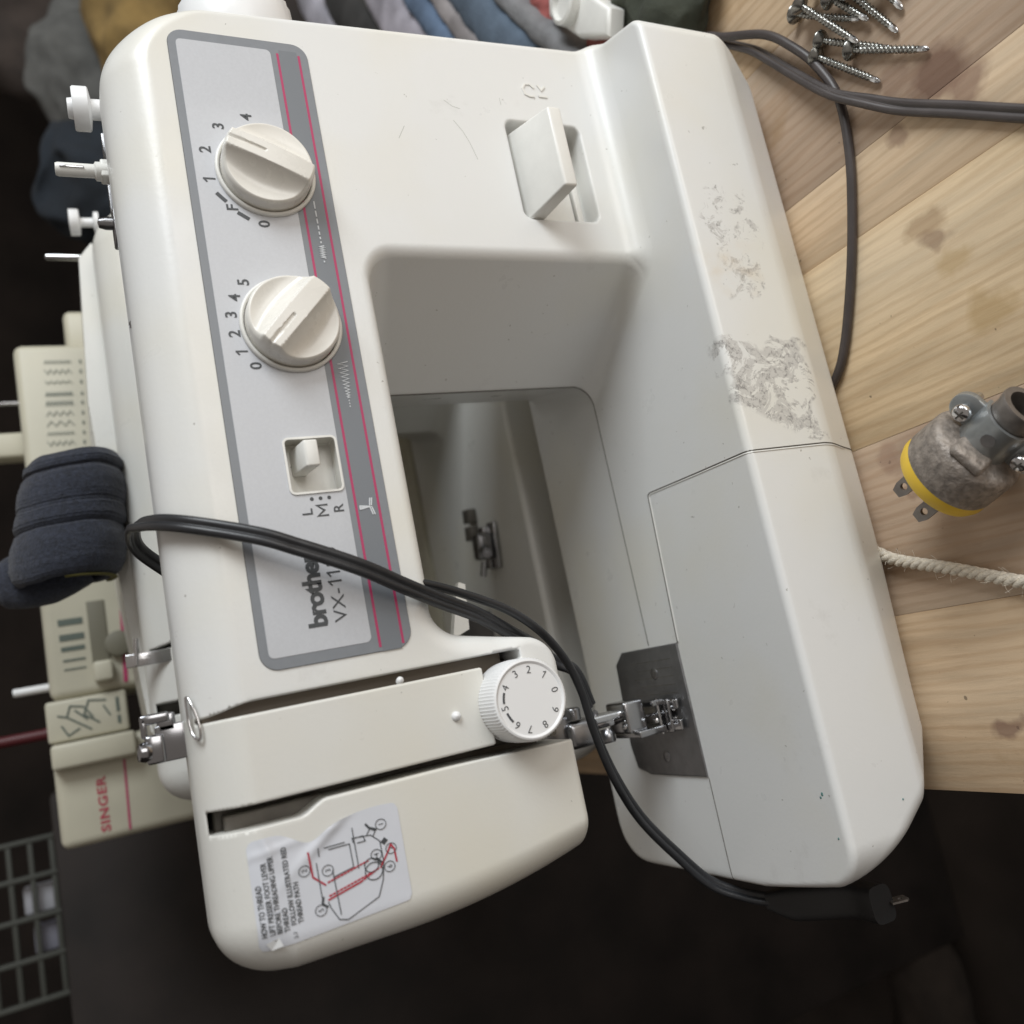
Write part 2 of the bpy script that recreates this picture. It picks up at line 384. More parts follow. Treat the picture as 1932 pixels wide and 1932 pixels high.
def twin(r, n=14):
    c = .93 * r; out = []
    for i in range(n):
        a = R(-150 + 300 * i / (n - 1)); out.append((c + r * math.cos(a), r * math.sin(a)))
    for i in range(n):
        a = R(30 + 300 * i / (n - 1)); out.append((-c + r * math.cos(a), r * math.sin(a)))
    return out

# ---------------------------------------------------------------- sewing machine shell as an implicit surface (mm)
def smax(a, b, r):
    return np.minimum(-r, np.maximum(a, b)) + np.sqrt(np.maximum(a + r, 0) ** 2 + np.maximum(b + r, 0) ** 2)
def smin(a, b, r): return -smax(-a, -b, r)
def sstep(x, a, b):
    t = np.clip((x - a) / (b - a), 0, 1); return t * t * (3 - 2 * t)
def boxd(X, Y, Z, x0, x1, y0, y1, z0, z1, r=1.0):
    return smax(smax(np.maximum(x0 - X, X - x1), np.maximum(z0 - Z, Z - z1), r), np.maximum(y0 - Y, Y - y1), min(r, 1.5))
def sdf(X, Y, Z):
    one = np.float32(1)
    # --- arm, column and head seen as one C
    top = Z - (336.5 - .1 * np.maximum(Y - 35, 0) - .06 * np.maximum(Y - 75, 0))
    rgt = X - (322 - (Z - 86) * .042)
    lft = -X - 92 + np.maximum(268 - Z, 0) ** 2 * .00155
    outl = smax(smax(top, rgt, 30.), lft, 21.)
    rf = np.maximum(4 + 22 * sstep(Z, 290, 330), 4 + 11 * sstep(-X, 45, 78))
    body = smax(smax(outl, -Y, rf), Y - 138, 14.)
    Yp = np.clip(Y, 0, 75)
    xr = 195.5 - .573 * Yp + .24 * np.maximum(Y - 75, 0)
    zt = 236.5 - .16 * np.clip(Y, 0, 150)
    void = smax((X - xr) * .88, Z - zt, 13.)
    xh = 11 + (Z - 194) * .2 + .08 * Yp
    hd = smax(X - xh, 182.5 - Z, 11.)
    void = smax(void, -hd, 12.)
    lip = 3.5 + 6 * (1 - sstep(X, 24, 40)) * sstep(X, -4, 8) * sstep(Z, 195, 210)
    up = smax(body, -void, lip)
    # --- base
    dz = 84 - Z
    s = .35 * sstep(-X, -40, 70)
    fa = -42 - .08 * dz - Y
    k = (15 + 13 * s) / 33
    fb = (-46 + (36 - Z) * k - Y) * .9
    fr = smax(fa, fb, 2.2)
    rb = X - (322 + .31 * np.clip(Y, -60, 0)) + .06 * dz
    ch = (X - 306 - (Z - 26)) * .707
    lb = -131 - X + .15 * np.maximum(24 - Y, 0)
    foot = smax(smax(lb, Y - 156, 32.), fr, 17.)
    foot = smax(foot, smax(smax(rb, ch, 10.), Y - 154, 12.), 7.)
    under = ((-1.25 * X - 88) - Z) * .62
    base = smax(foot, Z - 84, 3.4)
    base = smax(base, np.maximum(under, 2 - Z), 10.)
    d = smin(base, up, 12.)
    # --- recesses
    def cut(d, b, r=1.0): return smax(d, -b, r)
    d = cut(d, boxd(X, Y, Z, 216, 271.5, -9, 13, 104.5, 148.8, 4.5), 1.3)
    sl = np.maximum(np.maximum(84.8 - X, X - 108.4), np.maximum(265.2 - Z, Z - 287)); d = cut(d, np.maximum(sl, Y - 9), .8)
    # thread channels either side of the centre strip
    s1 = np.maximum(np.maximum(2.3 - X, X - (7.0 - 3.2 * sstep(Z, 312, 333))), np.maximum(200 - Z, Z - 333))
    lo = -34. - 1.6 * sstep(-Z, -250, -184) - 4.6 * sstep(Z, 291, 303)
    s2 = np.maximum(np.maximum(lo - X, X - (-30.2)), np.maximum(170 - Z, Z - 333.5))
    s3 = np.maximum(np.maximum(-33 - X, X - 4.6), np.maximum(203 - Z, Z - 219))
    s3 = np.minimum(s3, np.maximum(np.maximum(-33 - X, X + 21), np.maximum(170 - Z, Z - 219)))
    slots = np.minimum(np.minimum(s1, s2), s3)
    d = cut(d, np.maximum(slots, Y - 46), .7)
    return d
def shell():
    h = 1.3
    xs = np.arange(-140, 332, h, dtype=np.float32); ys = np.arange(-62, 164, h, dtype=np.float32); zs = np.arange(-3, 345, h, dtype=np.float32)
    D = np.empty((len(xs), len(ys), len(zs)), np.float32)
    for i in range(0, len(xs), 40):
        X, Y, Z = np.meshgrid(xs[i:i + 40], ys, zs, indexing='ij', sparse=True)
        D[i:i + 40] = sdf(X, Y, Z)
    ins = D < 0
    cnt = sum(ins[a:ins.shape[0] - 1 + a, b:ins.shape[1] - 1 + b, c:ins.shape[2] - 1 + c].astype(np.int8) for a in (0, 1) for b in (0, 1) for c in (0, 1))
    act = (cnt > 0) & (cnt < 8); I, J, K = np.nonzero(act)
    cid = np.full(act.shape, -1, np.int32); cid[I, J, K] = np.arange(len(I))
    corners = [(a, b, c) for a in (0, 1) for b in (0, 1) for c in (0, 1)]
    val = {c: D[I + c[0], J + c[1], K + c[2]] for c in corners}
    acc = np.zeros((len(I), 3)); n = np.zeros(len(I))
    for c in corners:
        for ax in range(3):
            if c[ax]: continue
            c2 = list(c); c2[ax] = 1; c2 = tuple(c2); a, b = val[c], val[c2]
            m = (a < 0) != (b < 0); t = np.where(m, a / np.where(m, a - b, 1), 0)
            p = np.array(c, float)[None].repeat(len(I), 0); p[:, ax] = t
            acc[m] += p[m]; n[m] += 1
    P = (acc / n[:, None] + np.stack([I, J, K], 1)) * h + np.array([xs[0], ys[0], zs[0]])
    quads = []
    for ax in range(3):
        o1, o2 = [(1, 2), (2, 0), (0, 1)][ax]
        sl_a = [slice(None)] * 3; sl_b = [slice(None)] * 3; sl_a[ax] = slice(0, -1); sl_b[ax] = slice(1, None)
        A, B = ins[tuple(sl_a)], ins[tuple(sl_b)]; e = A != B
        idx = np.stack(np.nonzero(e), 1); ok = (idx[:, o1] > 0) & (idx[:, o2] > 0) & (idx[:, o1] < D.shape[o1] - 1) & (idx[:, o2] < D.shape[o2] - 1); idx = idx[ok]
        flip = A[tuple(idx.T)]
        def cell(d1, d2):
            q = idx.copy(); q[:, o1] += d1; q[:, o2] += d2; return cid[tuple(q.T)]
        q = np.stack([cell(-1, -1), cell(0, -1), cell(0, 0), cell(-1, 0)], 1)
        q[~flip] = q[~flip][:, ::-1]; quads.append(q)
    Q = np.concatenate(quads)
    for _ in range(3):
        d0, g = grad(P, .12); g2 = (g ** 2).sum(1) + 1e-6
        st = -(d0 / g2)[:, None] * g; l = np.linalg.norm(st, axis=1); st *= np.minimum(1, .8 / (l + 1e-9))[:, None]; P += st
    _, g = grad(P, .35); g /= np.linalg.norm(g, axis=1)[:, None] + 1e-9
    return P, Q, g
def ev(P): return sdf(P[:, 0], P[:, 1], P[:, 2])
def grad(P, e):
    g = np.empty_like(P)
    for a in range(3):
        q = P.copy(); q[:, a] += e; p = ev(q); q[:, a] -= 2 * e; g[:, a] = (p - ev(q)) / (2 * e)
    return ev(P), g
def drape(vf, lift=0.0):
    """move vertices along y so that y=0 lies on the shell's front, keeping each vertex's own y offset"""
    v = np.array(vf[0], float); lo = np.full(len(v), -60.); hi = np.full(len(v), 60.)
    # march from the front
    y = np.full(len(v), -58.); done = np.zeros(len(v), bool)
    for _ in range(90):
        d = ev(np.stack([v[:, 0], y, v[:, 2]], 1)); step = np.clip(d * .8, .0, 6); y += np.where(d > .01, step, 0)
    v[:, 1] += y - lift; return v, vf[1]
def on_surface(P):
    P = np.array(P, float)
    for _ in range(14):
        d, g = grad(P, .1); P -= (d / ((g ** 2).sum(1) + 1e-6))[:, None] * g
    return P

# ================================================================= setting
def struct(name, vf, m):
    o = mesh(name, vf[0], vf[1], m, smooth=0); o['kind'] = 'structure'; return o
struct('floor', box(-3500, 3500, -2500, 4200, -760, -740), MAT['floor'])
struct('wall', box(-3500, 3500, 4200, 4260, -740, 2200), MAT['wall'])
struct('wall', box(3440, 3500, 200, 4199, -740, 2200), MAT['wall'])
struct('wall', box(-1760, -1700, -900, 4199, -740, 2200), MAT['wall'])

# ================================================================= table
table = thing('table', 'wooden table of glued pine boards with dark knots and stains, under the sewing machines', 'table', (250, 0, 0))
PA = wood('pine_board', (.64, .475, .31), (.68, .505, .33))
PB = wood('pine_board_reddish', (.53, .39, .28), (.57, .425, .305), (.13, .07, .05))
PC = wood('pine_board_yellow', (.72, .56, .36), (.71, .54, .34))
edges = [-101, -14, 73, 174, 212, 296, 380, 466, 560, 660, 760, 860, 980]
kinds = [PA, PB, PC, PA, PB, PA, PC, PA, PB, PA, PC, PA]
for i, (a, b) in enumerate(zip(edges[:-1], edges[1:])):
    v, f = rbox(a + .06, b - .06, -520, 640, -28 , 0.0 - (.1 if i % 2 else 0), .22, 2)
    o = mesh('plank', v, f, kinds[i], table, rel=(250, 0, 0), smooth=40)
for x, y in ((-60, 590), (940, 590), (-60, -470), (940, -470)):
    mesh('leg', *box(x - 25, x + 25, y - 25, y + 25, -740, -28.2), MAT['woodedge'], table, rel=(250, 0, 0), smooth=0)

# ================================================================= front sewing machine
M1 = thing('sewing_machine', 'large white sewing machine in front with two knobs and a numbered thread dial', 'sewing machine')
SP, SQ, SN = shell()
C = SP[SQ].mean(1)
front_top = (C[:, 1] < 46)
strip = (C[:, 0] > -32) & (C[:, 0] < 4.7) & (C[:, 2] > 218.5) & (C[:, 1] < 45.5)
fplate = (C[:, 0] <= -32) & (C[:, 2] > 150) & (C[:, 1] < 45.5)
rear = (C[:, 1] > 75) & ~strip
ext = (C[:, 0] < 76.5) & (C[:, 1] < 47) & (C[:, 2] < 84.2)
lab = np.zeros(len(C), int); lab[rear] = 1; lab[ext] = 2; lab[strip] = 3; lab[fplate] = 4
NAMES = ['front_shell', 'rear_shell', 'extension_table', 'thread_guide_cover', 'face_plate']
def build_shell(parent, m, meshes=None):
    out = []
    for k, nm in enumerate(NAMES):
        if meshes: o = bpy.data.objects.new(nm, meshes[k]); link(o, parent)
        else:
            q = SQ[lab == k]; u, inv = np.unique(q, return_inverse=True); q2 = inv.reshape(q.shape)
            o = fast_mesh(nm, SP[u], q2, m, parent, SN[u])
        out.append(o.data)
    return out
shell_meshes = build_shell(M1, MAT['body'])
for k_ in (3, 4): shell_meshes[k_].materials[0] = MAT['bodyhead']

def seam(P, r=.33, m='groove', name='seam_line', parent=M1, sub=1.6, lift=0.0):
    P = np.array(P, float); out = [P[0]]
    for a, b in zip(P[:-1], P[1:]):
        n = max(1, int(np.linalg.norm(b - a) / sub)); out += [a + (b - a) * t / n for t in range(1, n + 1)]
    Q = on_surface(out)
    if lift: Q = Q + np.array([0, -lift, lift * .5])
    return mesh(name, *sweep(Q, circ(r, 6), ref=(.3, .5, .81)), MAT[m], parent, smooth=180)
# joint between front and rear shell
seam([(x, 75, 333) for x in range(-80, 311, 6)], .5)
seam([(152.5, 75, 228 - 4 * i) for i in range(33)] + [(151, 75, 92), (147, 75, 86.5), (140, 75, 84)] + [(x, 75, 84) for x in range(134, -8, -6)], .32)
# extension table joint
seam([(-131, 47.3, 84), (-110, 47.3, 84)], .3); seam([(-110, 47.3, 84), (-77, 47.3, 84)], .3); seam([(-5.5, 47.3, 84), (76, 43, 84), (77, 41, 84), (76, 0, 84), (75.3, -38, 84), (75, -42, 81), (74.6, -45, 40), (73, -40, 20), (72, -31, 3)], .33)
seam([(-5.5, 46.3, 84), (75.2, 42, 84), (76.1, 40, 84), (75.1, 0, 84), (74.4, -38, 84), (74.1, -42, 81), (73.7, -45, 40), (72.1, -40, 20)], .38, 'white', 'lip')
mesh('inner_wall', *rbox(-1, 9, 13, 44, 204, 331, .6), mat('inner_plastic_brown', (.26, .22, .18), .5), M1)
# dark mechanism seen through the thread channels
mesh('mechanism_frame', *merge([rbox(-44, 0, 22, 44, 190, 331, 1), rbox(-41, -33, 14, 30, 290, 328, 1)]), MAT['darkmetal'], M1)
mesh('tension_bracket', *merge([rbox(-32.5, 4.2, 18, 40, 184, 222, 1), rbox(-33, -6, 8, 30, 186, 200, 1)]), MAT['darkmetal'], M1)
mesh('thread_guide_post', *merge([lathe([(0, 0), (1.1, 0), (1.1, 24), (0, 24)], (-31.8, 14, 188 + 4 * i), (1, 0, 0), 10) for i in range(3)]), MAT['steel'], M1)
mesh('takeup_pivot', *merge([lathe([(0, -3), (5, -3), (5, 0), (0, .6)], (-36, 26, 310), (0, -1, 0), 16), lathe([(0, 0), (2.2, 0), (1.6, 7), (0, 7)], (-38, 24, 300), (.2, 0, -1), 12)]), MAT['steel'], M1)

# ---- control panel
PX0, PX1, PZ0, PZ1 = 16.5, 299.0, 247.3, 308.6
hole = [(85.0, 265.4), (108.2, 265.4), (108.2, 286.8), (85.0, 286.8)]
mesh('control_panel', *flat([rrect(PX0, PX1, PZ0, PZ1, 7, 8), hole[::-1]], .5), MAT['grey'], M1, smooth=20)
mesh('panel_groove', *strokes([rrect(PX0, PX1, PZ0, PZ1, 7, 8) + [(PX1, PZ1 - 7)]], .35, .12), MAT['groove'], M1, smooth=0)
inner = rrect(21, 294.3, 264.3, 305.2, 2.2, 4)
mesh('panel_inlay', *shift(flat([inner, hole[::-1]], .12), dy=-.52), MAT['silver'], M1, smooth=20)
for z in (261.2, 251.4):
    mesh('pink_stripe', *shift(strokes([[(18.4, z), (292.8, z)]], 1.05, .08), dy=-.54), MAT['pink'], M1, smooth=0)
mesh('grey_band', *shift(strokes([[(18.4, 256.3), (292.8, 256.3)]], 8.2, .05), dy=-.52), mat('band_grey', (.165, .18, .20), .4), M1, smooth=0)
PY = -.66
def ink(name, vf, m='ink', y=PY, parent=M1): return mesh(name, *shift(vf, dy=y), MAT[m], parent, smooth=0)
ink('logo_lettering', text('brother', 10.4, 30.0, 281.0, bold=.38, sx=1.0, space=.92))
ink('model_lettering', merge([text('VX-', 7.6, 30.8, 272.6, bold=-.02, sx=1.12), one(7.6, 47.2, 272.6, 0), one(7.6, 50.9, 272.6, 0), text('20', 7.6, 53.4, 272.6, bold=-.02, sx=1.1)]))
# numbers around the two knobs (angle measured at the knob centre)
def at(cx, cz, pts, size, bold=.12):
    parts = [one(size, x, z - size * .36, .16) if s == '1' else text(s, size, x - 0, z - size * .36, bold=bold, align='CENTER') for s, x, z in pts]
    return merge(parts)
ink('stitch_length_numbers', at(232, 276, [('4', 258, 280.3), ('3', 252.2, 293), ('2', 240.2, 300), ('1', 226, 300), ('F', 213, 292.4), ('0', 205.9, 280)], 6.8))
ink('fine_range_marks', strokes([[(219.3, 297.6), (216, 294.6)], [(210.6, 290), (208, 286.2)]], 1.7))
ink('stitch_width_numbers', at(159, 276, [('5', 178.3, 292.8), ('4', 171.3, 297.3), ('3', 163.6, 299.8), ('2', 155.1, 299.6), ('1', 147, 297.7), ('0', 140.8, 293)], 6.6))
ink('needle_position_letters', merge([text('L', 6, 75.4, 279.6, bold=.08), strokes([[(74.9, 273.2), (74.9, 277.4), (77.1, 274.6), (79.3, 277.4), (79.3, 273.2)]], .75), text('R', 6, 75.4, 266.6, bold=.06)]))
ink('needle_position_dots', flat([circle2(82.2, 279, .8), circle2(82.2, 275.4, .8), circle2(82.2, 271.8, .8)], .1))
zz_ = [(141.5 - 16.5 * (1 - (1 - i / 21) ** 1.35), 256.2 + (1 if i % 2 else -1) * (.45 + 1.75 * (1 - i / 21))) for i in range(22)]
ink('zigzag_mark', strokes([zz_, [(124, 256.2), (123.5, 256.2)], [(122.7, 256.2), (122.2, 256.2)], [(121.4, 256.2), (120.9, 256.2)]], .42), 'inkw')
dsh = []; x = 218.0
for w in (5.5, 4.2, 3.4, 2.6, 2.0, 1.5, 1.1): dsh.append([(x, 256.3), (x - w * .62, 256.3)]); x -= w * .62 + 1.3
sc_ = [(x - .42 * i, 256.3 + (1.0 if i % 2 else -1.0)) for i in range(15)]
ink('straight_stitch_mark', strokes(dsh + [sc_, [(x - 7.4, 256.3), (x - 7.9, 256.3)]], .6), 'inkw')
ink('needle_mark', merge([strokes([[(76.5, 261.0 - 1.6), (76.5, 256)]], .5), strokes([[(73.2, 253.6), (76.6, 254.6)], [(77.2, 254.6), (80.2, 254.0)], [(73.2, 254.5), (76.6, 255.4)], [(77.2, 255.4), (80.2, 254.8)], [(75.8, 259.6), (76.6, 255.2)], [(77.2, 259.6), (76.6, 255.2)], [(75.8, 259.6), (77.2, 259.6)]], .55)]), 'inkw')

# ---- knobs: low domed disc with a raised grip bar, ring round it
def knob_sdf_mesh(ridge_ang, h=.45):
    """height field knob: disc r=20, grip bar across"""
    n = 150; r0 = 19.4; V, F = [], []
    rr = np.concatenate([np.linspace(0, .93, 60), np.linspace(.94, 1, 9)]) * r0; na = 180
    ca, sa = math.cos(ridge_ang), math.sin(ridge_ang)
    def H(x, z):
        u = x * ca + z * sa; w = -x * sa + z * ca            # u along the bar, w across
        r = math.hypot(x, z) / r0
        edge = 6.2 * (1 - max(0, r - .86) ** 2 / .14 ** 2 * .35) if r > .86 else 6.2
        bar = 14.8 - .0030 * u * u
        t = (abs(w) - 4.3) / 9.5
        side = bar - max(0, t) ** .75 * 11.2 if t > 0 else bar
        dish = 5.4 + .0085 * (u * u + w * w)
        y = max(dish, side) if abs(w) < 15 else dish
        k = 1.6; m = max(y, edge * .0 + dish); a, b = side if t > 0 else bar, dish
        y = max(a, b) + k * math.log1p(math.exp(-abs(a - b) / k)) - (0 if a > b + 4 else 0)
        if u > 2.0 and abs(w) < .85: y -= .9 * min(1, (u - 2.0) / .8) * min(1, (.85 - abs(w)) / .3)
        if r > .93: y -= (r - .93) / .07 * (y - 3.2) * .35 * ((r - .93) / .07)
        return y
    V.append((0, -H(0, 0), 0))
    for r in rr[1:]:
        for i in range(na):
            a = 2 * math.pi * i / na; x, z = r * math.cos(a), r * math.sin(a); V.append((x, -H(x, z), z))
    m = len(rr) - 1
    for i in range(na): F.append((0, 1 + (i + 1) % na, 1 + i))
    for j in range(m - 1):
        for i in range(na):
            a, b = 1 + j * na + i, 1 + j * na + (i + 1) % na; F.append((a, b, b + na, a + na))
    base = len(V)
    for i in range(na):
        a = 2 * math.pi * i / na; V.append((r0 * 1.0 * math.cos(a), 0, r0 * math.sin(a)))
    for i in range(na):
        a, b = 1 + (m - 1) * na + i, 1 + (m - 1) * na + (i + 1) % na; F.append((a, b, base + (i + 1) % na, base + i))
    return V, F
for cx, cz, ang, nm in ((231.0, 275.4, R(65), 'stitch_length_knob'), (158.8, 275.4, R(137), 'stitch_width_knob')):
    v, f = knob_sdf_mesh(ang)
    k = mesh(nm, [(p[0] + cx, p[1] - .6, p[2] + cz) for p in v], f, MAT['knob'], M1, smooth=60)
    mesh('knob_ring', *lathe([(19.6, 0), (21.6, 0), (21.6, 1.2), (21.1, 1.9), (20.4, 1.9), (19.9, 1.3), (19.6, 0)], (cx, -.6, cz), (0, -1, 0), 90), MAT['white'], k, smooth=60)
# ---- needle position slider
mesh('slider_frame', *shift(strokes([rrect(84.9, 108.4, 265.2, 287.0, 2.2, 5) + [(108.4, 284.8)]], .9, .7), dy=-.5), MAT['white'], M1, smooth=30)
kb = merge([rbox(94.5, 105.8, -7.0, 9, 277.2, 283.0, .9, 3)])
vs = [(p[0], p[1], p[2] + (.35 * (-p[1]) if False else 0) - max(0, -p[1]) * .42) for p in kb[0]]
mesh('slider_knob', vs, kb[1], MAT['white'], M1, smooth=50)

# ---- reverse lever
def lever():
    # plate leaving the recess, tip wider and lower
    A = [(266.5, 6, 147), (215.6, 6, 147), (215.6, 6, 138.0), (266.5, 6, 138.0)]
    B = [(262.5, -25, 138.6), (219.5, -25, 138.6), (219.5, -25, 131.2), (262.5, -25, 131.2)]
    bm = bmesh.new(); a = [bm.verts.new(p) for p in A]; b = [bm.verts.new(p) for p in B]
    bm.faces.new(a[::-1]); bm.faces.new(b)
    for i in range(4): bm.faces.new((a[i], a[(i + 1) % 4], b[(i + 1) % 4], b[i]))
    bmesh.ops.recalc_face_normals(bm, faces=bm.faces)
    bmesh.ops.bevel(bm, geom=bm.edges[:], offset=1.3, segments=4, affect='EDGES', profile=.5)
    bm.verts.index_update(); o = ([tuple(p.co) for p in bm.verts], [tuple(w.index for w in q.verts) for q in bm.faces]); bm.free(); return o
mesh('reverse_lever', *lever(), MAT['white'], M1, smooth=50)
mesh('lever_slot_plate', *merge([rbox(220, 268, 11.2, 12.6, 112, 136, .4), rbox(219, 268.5, 9.6, 12.8, 107.6, 111, .6)]), MAT['white'], M1, smooth=40)
arc_ = [(293.5 - 3.3 + 3.3 * math.sin(a) * 1.0, 130.2 + 3.4 * math.cos(a)) for a in np.linspace(R(-55), R(235), 14)]
em = [[(288.4, 133.8), (292.0, 132.9), (293.6, 130.3), (292.6, 127.6), (289.6, 127.2)], [(287.8, 123.3), (287.8, 119.3)], [(293.3, 124.6), (291.4, 122.0), (293.3, 119.8)], [(291.4, 122.0), (290.3, 122.0)]]
em = [[(292.6, 127.3), (294.6, 129.4), (294.2, 132.2), (291.6, 133.9), (288.3, 133.2), (287.2, 130.6), (287.3, 128.0)], [(287.8, 124.8), (287.8, 120.2)], [(294.4, 124.4), (291.6, 122.8), (294.0, 120.4)]]
mesh('reverse_symbol', *drape(strokes(em, .95, .5)), MAT['white'], M1, smooth=0)

# ---- tension dial
tc_ = Vector((-14.5, 0, 206.5)); tax = Vector((0.0, -1, .0)).normalized()
prof = [(17.2, -4), (17.2, 0), (17.2, 1.0), (16.9, 14.5), (16.3, 15.6), (15.6, 15.9), (15.0, 15.6), (14.6, 15.2), (0, 15.2)]
td = mesh('tension_dial', *lathe(prof, tc_ - tax * 1, tax, 150, rib=(2, 3, .012)), MAT['dialwhite'], M1, smooth=30)
tf = frame(tc_ + tax * 14.4, -tax, (0, 0, 1))
nums = []
for s, a in (('0', -90 + 0), ('1', -52), ('2', -14 + 4), ('3', 24), ('4', 60), ('5', 98), ('6', 128), ('7', 168), ('8', 204), ('9', 238)):
    pass
def dialtxt(s, deg, r=12.2, size=4.5):
    a = R(deg); v, f = one(size, 0, -size * .36, -.05) if s == '1' else text(s, size, 0, -size * .36, bold=-.03, align='CENTER'); q = a - math.pi / 2; out = []
    for p in v:
        x, z = p[0], p[2] + r
        out.append((x * math.cos(q) - z * math.sin(q), p[1], x * math.sin(q) + z * math.cos(q)))
    return out, f
parts = [dialtxt(s, d) for s, d in (('5', 97), ('4', 57), ('3', 22), ('2', -9), ('1', -44), ('0', -83 + 1), ('9', -121), ('8', -158), ('7', -195 + 2), ('6', 139))]
v, f = merge(parts); y0 = tc_[1] + tax[1] * 14.25
ink('dial_numbers', ([(p[0] + tc_[0], p[1] + y0, p[2] + tc_[2]) for p in v], f), y=0, parent=td)
arcs = [[(tc_[0] + 12 * math.cos(R(a)), tc_[2] + 12 * math.sin(R(a))) for a in np.linspace(a0, a1, 6)] for a0, a1 in ((68, 87), (108, 127))]
ink('dial_range_marks', strokes(arcs, .9), y=y0 - .02, parent=td)
mesh('indicator_bump', *lathe([(2.0, 0), (1.9, .9), (1.3, 1.7), (0, 2.1)], (-15.2, -.1, 234.5), (0, -1, .1), 20), MAT['dialwhite'], M1, smooth=60)
mesh('indicator_bump', *lathe([(1.5, -.5), (1.5, 1.2), (1.0, 2.0), (0, 2.3)], (3.4, 2, 255), (.3, -1, 0), 20), MAT['dialwhite'], M1, smooth=60)

def lumpy0(vf): return [tuple(np.array(p) + rng.normal(0, .08, 3)) for p in vf[0]], vf[1]
# ---- needle area
mesh('needle_clamp', *merge([rbox(-45, -30, 66, 84, 146, 166, 2.5, 3), rbox(-48, -34, 62, 78, 133, 152, 3.5, 4), lathe([(0, 0), (4.2, 0), (4.2, 5), (3.6, 5.8), (0, 5.8)], (-33, 66, 146), (1, -.1, 0), 20)]), MAT['steel'], M1, smooth=50)
mesh('needle_bar', *lathe([(2.3, 0), (2.3, 60), (0, 60)], (-37, 76, 112), (0, 0, 1), 16), MAT['chrome'], M1, smooth=60)
mesh('needle', *lathe([(0, 0), (.6, 1), (.7, 30), (0, 30)], (-41, 72, 82.5), (0, 0, 1), 8), MAT['chrome'], M1, smooth=60)
mesh('presser_bar', *lathe([(4.1, 0), (4.1, 22), (3.4, 23), (2.4, 23), (2.4, 70), (0, 70)], (-38.5, 82, 110), (0, 0, 1), 20), MAT['chrome'], M1, smooth=50)
mesh('foot_screw', *merge([lathe([(0, 0), (3.4, 0), (3.4, 1.8), (4.0, 2.4), (4.0, 7), (3.2, 7.8), (0, 7.8)], (-43, 80, 120), (-1, -.1, 0), 18), lathe([(0, 0), (1.7, 0), (1.7, 2), (0, 3)], (-34.5, 78, 126), (1, -.2, 0), 12)]), MAT['steel'], M1, smooth=50)
pf = mesh('presser_foot', *merge([rbox(-48, -31, 70, 90, 99, 112, 1.6, 3), rbox(-51, -47.5, 66, 92, 90, 108, .6), rbox(-52, -34, 62, 88, 87.5, 89.5, .6), rbox(-36.5, -33.5, 66, 84, 89, 96, .5)]), MAT['tr'], M1, smooth=40)
mesh('foot_toe', *merge([rbox(-51, -45.5, 55, 68, 86.6, 88.4, .5), rbox(-39.5, -34.5, 55, 68, 86.6, 88.4, .5)]), MAT['chrome'], pf, smooth=40)
mesh('hinge_pin', *merge([lathe([(0, 0), (1, 0), (1, 19), (0, 19)], (-52, 68, 92), (1, 0, 0), 10), lathe([(0, 0), (1.5, 0), (1.2, 1.6), (0, 2)], (-44, 66, 96), (0, -1, .4), 12), lathe([(0, 0), (1.5, 0), (1.2, 1.6), (0, 2)], (-44, 73, 112), (0, -1, .9), 12)]), MAT['chrome'], pf, smooth=50)
np_out = rrect(-76.2, -5.2, 47.6, 111, 2, 3)
o_ = [(-5.2, 47.4), (-5.2, 104), (-12, 113), (-60, 116), (-73, 113), (-76.5, 100), (-76.5, 47.4)]
def prism_z(outl, z0, z1, bev=.6):
    bm = bmesh.new(); a = [bm.verts.new((x, y, z1)) for x, y in outl]; f = bm.faces.new(a)
    if f.normal.z < 0: f.normal_flip()
    r = bmesh.ops.extrude_face_region(bm, geom=[f]); vs = [g for g in r['geom'] if isinstance(g, bmesh.types.BMVert)]
    bmesh.ops.translate(bm, verts=vs, vec=(0, 0, z0 - z1)); bmesh.ops.recalc_face_normals(bm, faces=bm.faces)
    if bev: bmesh.ops.bevel(bm, geom=[e for e in bm.edges if e.verts[0].co.z > z1 - .01 and e.verts[1].co.z > z1 - .01], offset=bev, segments=3, affect='EDGES', profile=.5)
    bm.verts.index_update(); o = ([tuple(p.co) for p in bm.verts], [tuple(w.index for w in q.verts) for q in bm.faces]); bm.free(); return o
npl = mesh('needle_plate', *prism_z(o_, 82, 85.2, .9), MAT['plate'], M1, smooth=40)
lines = []
for i in range(9): 
    if i in (6,): continue
    lines.append(box(-13 - 4.6 * i - .22, -13 - 4.6 * i + .22, 56, 96 - 6 * (i % 2), 85.16, 85.24))
mesh('guide_line', *merge(lines), MAT['darkmetal'], npl, smooth=0)
slotv = [box(x - .9, x + .9, y0, y1, 85.16, 85.26) for x, y0, y1 in ((-35.5, 60, 80), (-49.5, 61, 82), (-40.5, 60, 70), (-44.8, 60, 70), (-42.5, 84, 92))]
mesh('feed_slot', *merge(slotv), MAT['groove'], npl, smooth=0)
dogs = []
for x in (-35.5, -49.5):
    for i in range(9):
        for dx in (-.45, .45): dogs.append(lathe([(.55, 0), (.15, .9), (0, .95)], (x + dx, 63.5 + 1.35 * i, 85.2), (0, -.3, 1), 6))
for x in (-40.5, -44.8):
    for i in range(3):
        for dx in (-.45, .45): dogs.append(lathe([(.6, 0), (.2, .9), (0, .95)], (x + dx, 62.5 + 1.6 * i, 85.2), (0, -.3, 1), 6))
mesh('feed_dog', *merge(dogs), MAT['chrome'], npl, smooth=40)
for x, y in ((-20, 74), (-66, 80)):
    mesh('plate_screw', *lathe([(3.2, 0), (3.2, .3), (2.6, .5), (0, .2)], (x, y, 85.1), (0, 0, 1), 20), MAT['steel'], npl, smooth=40)
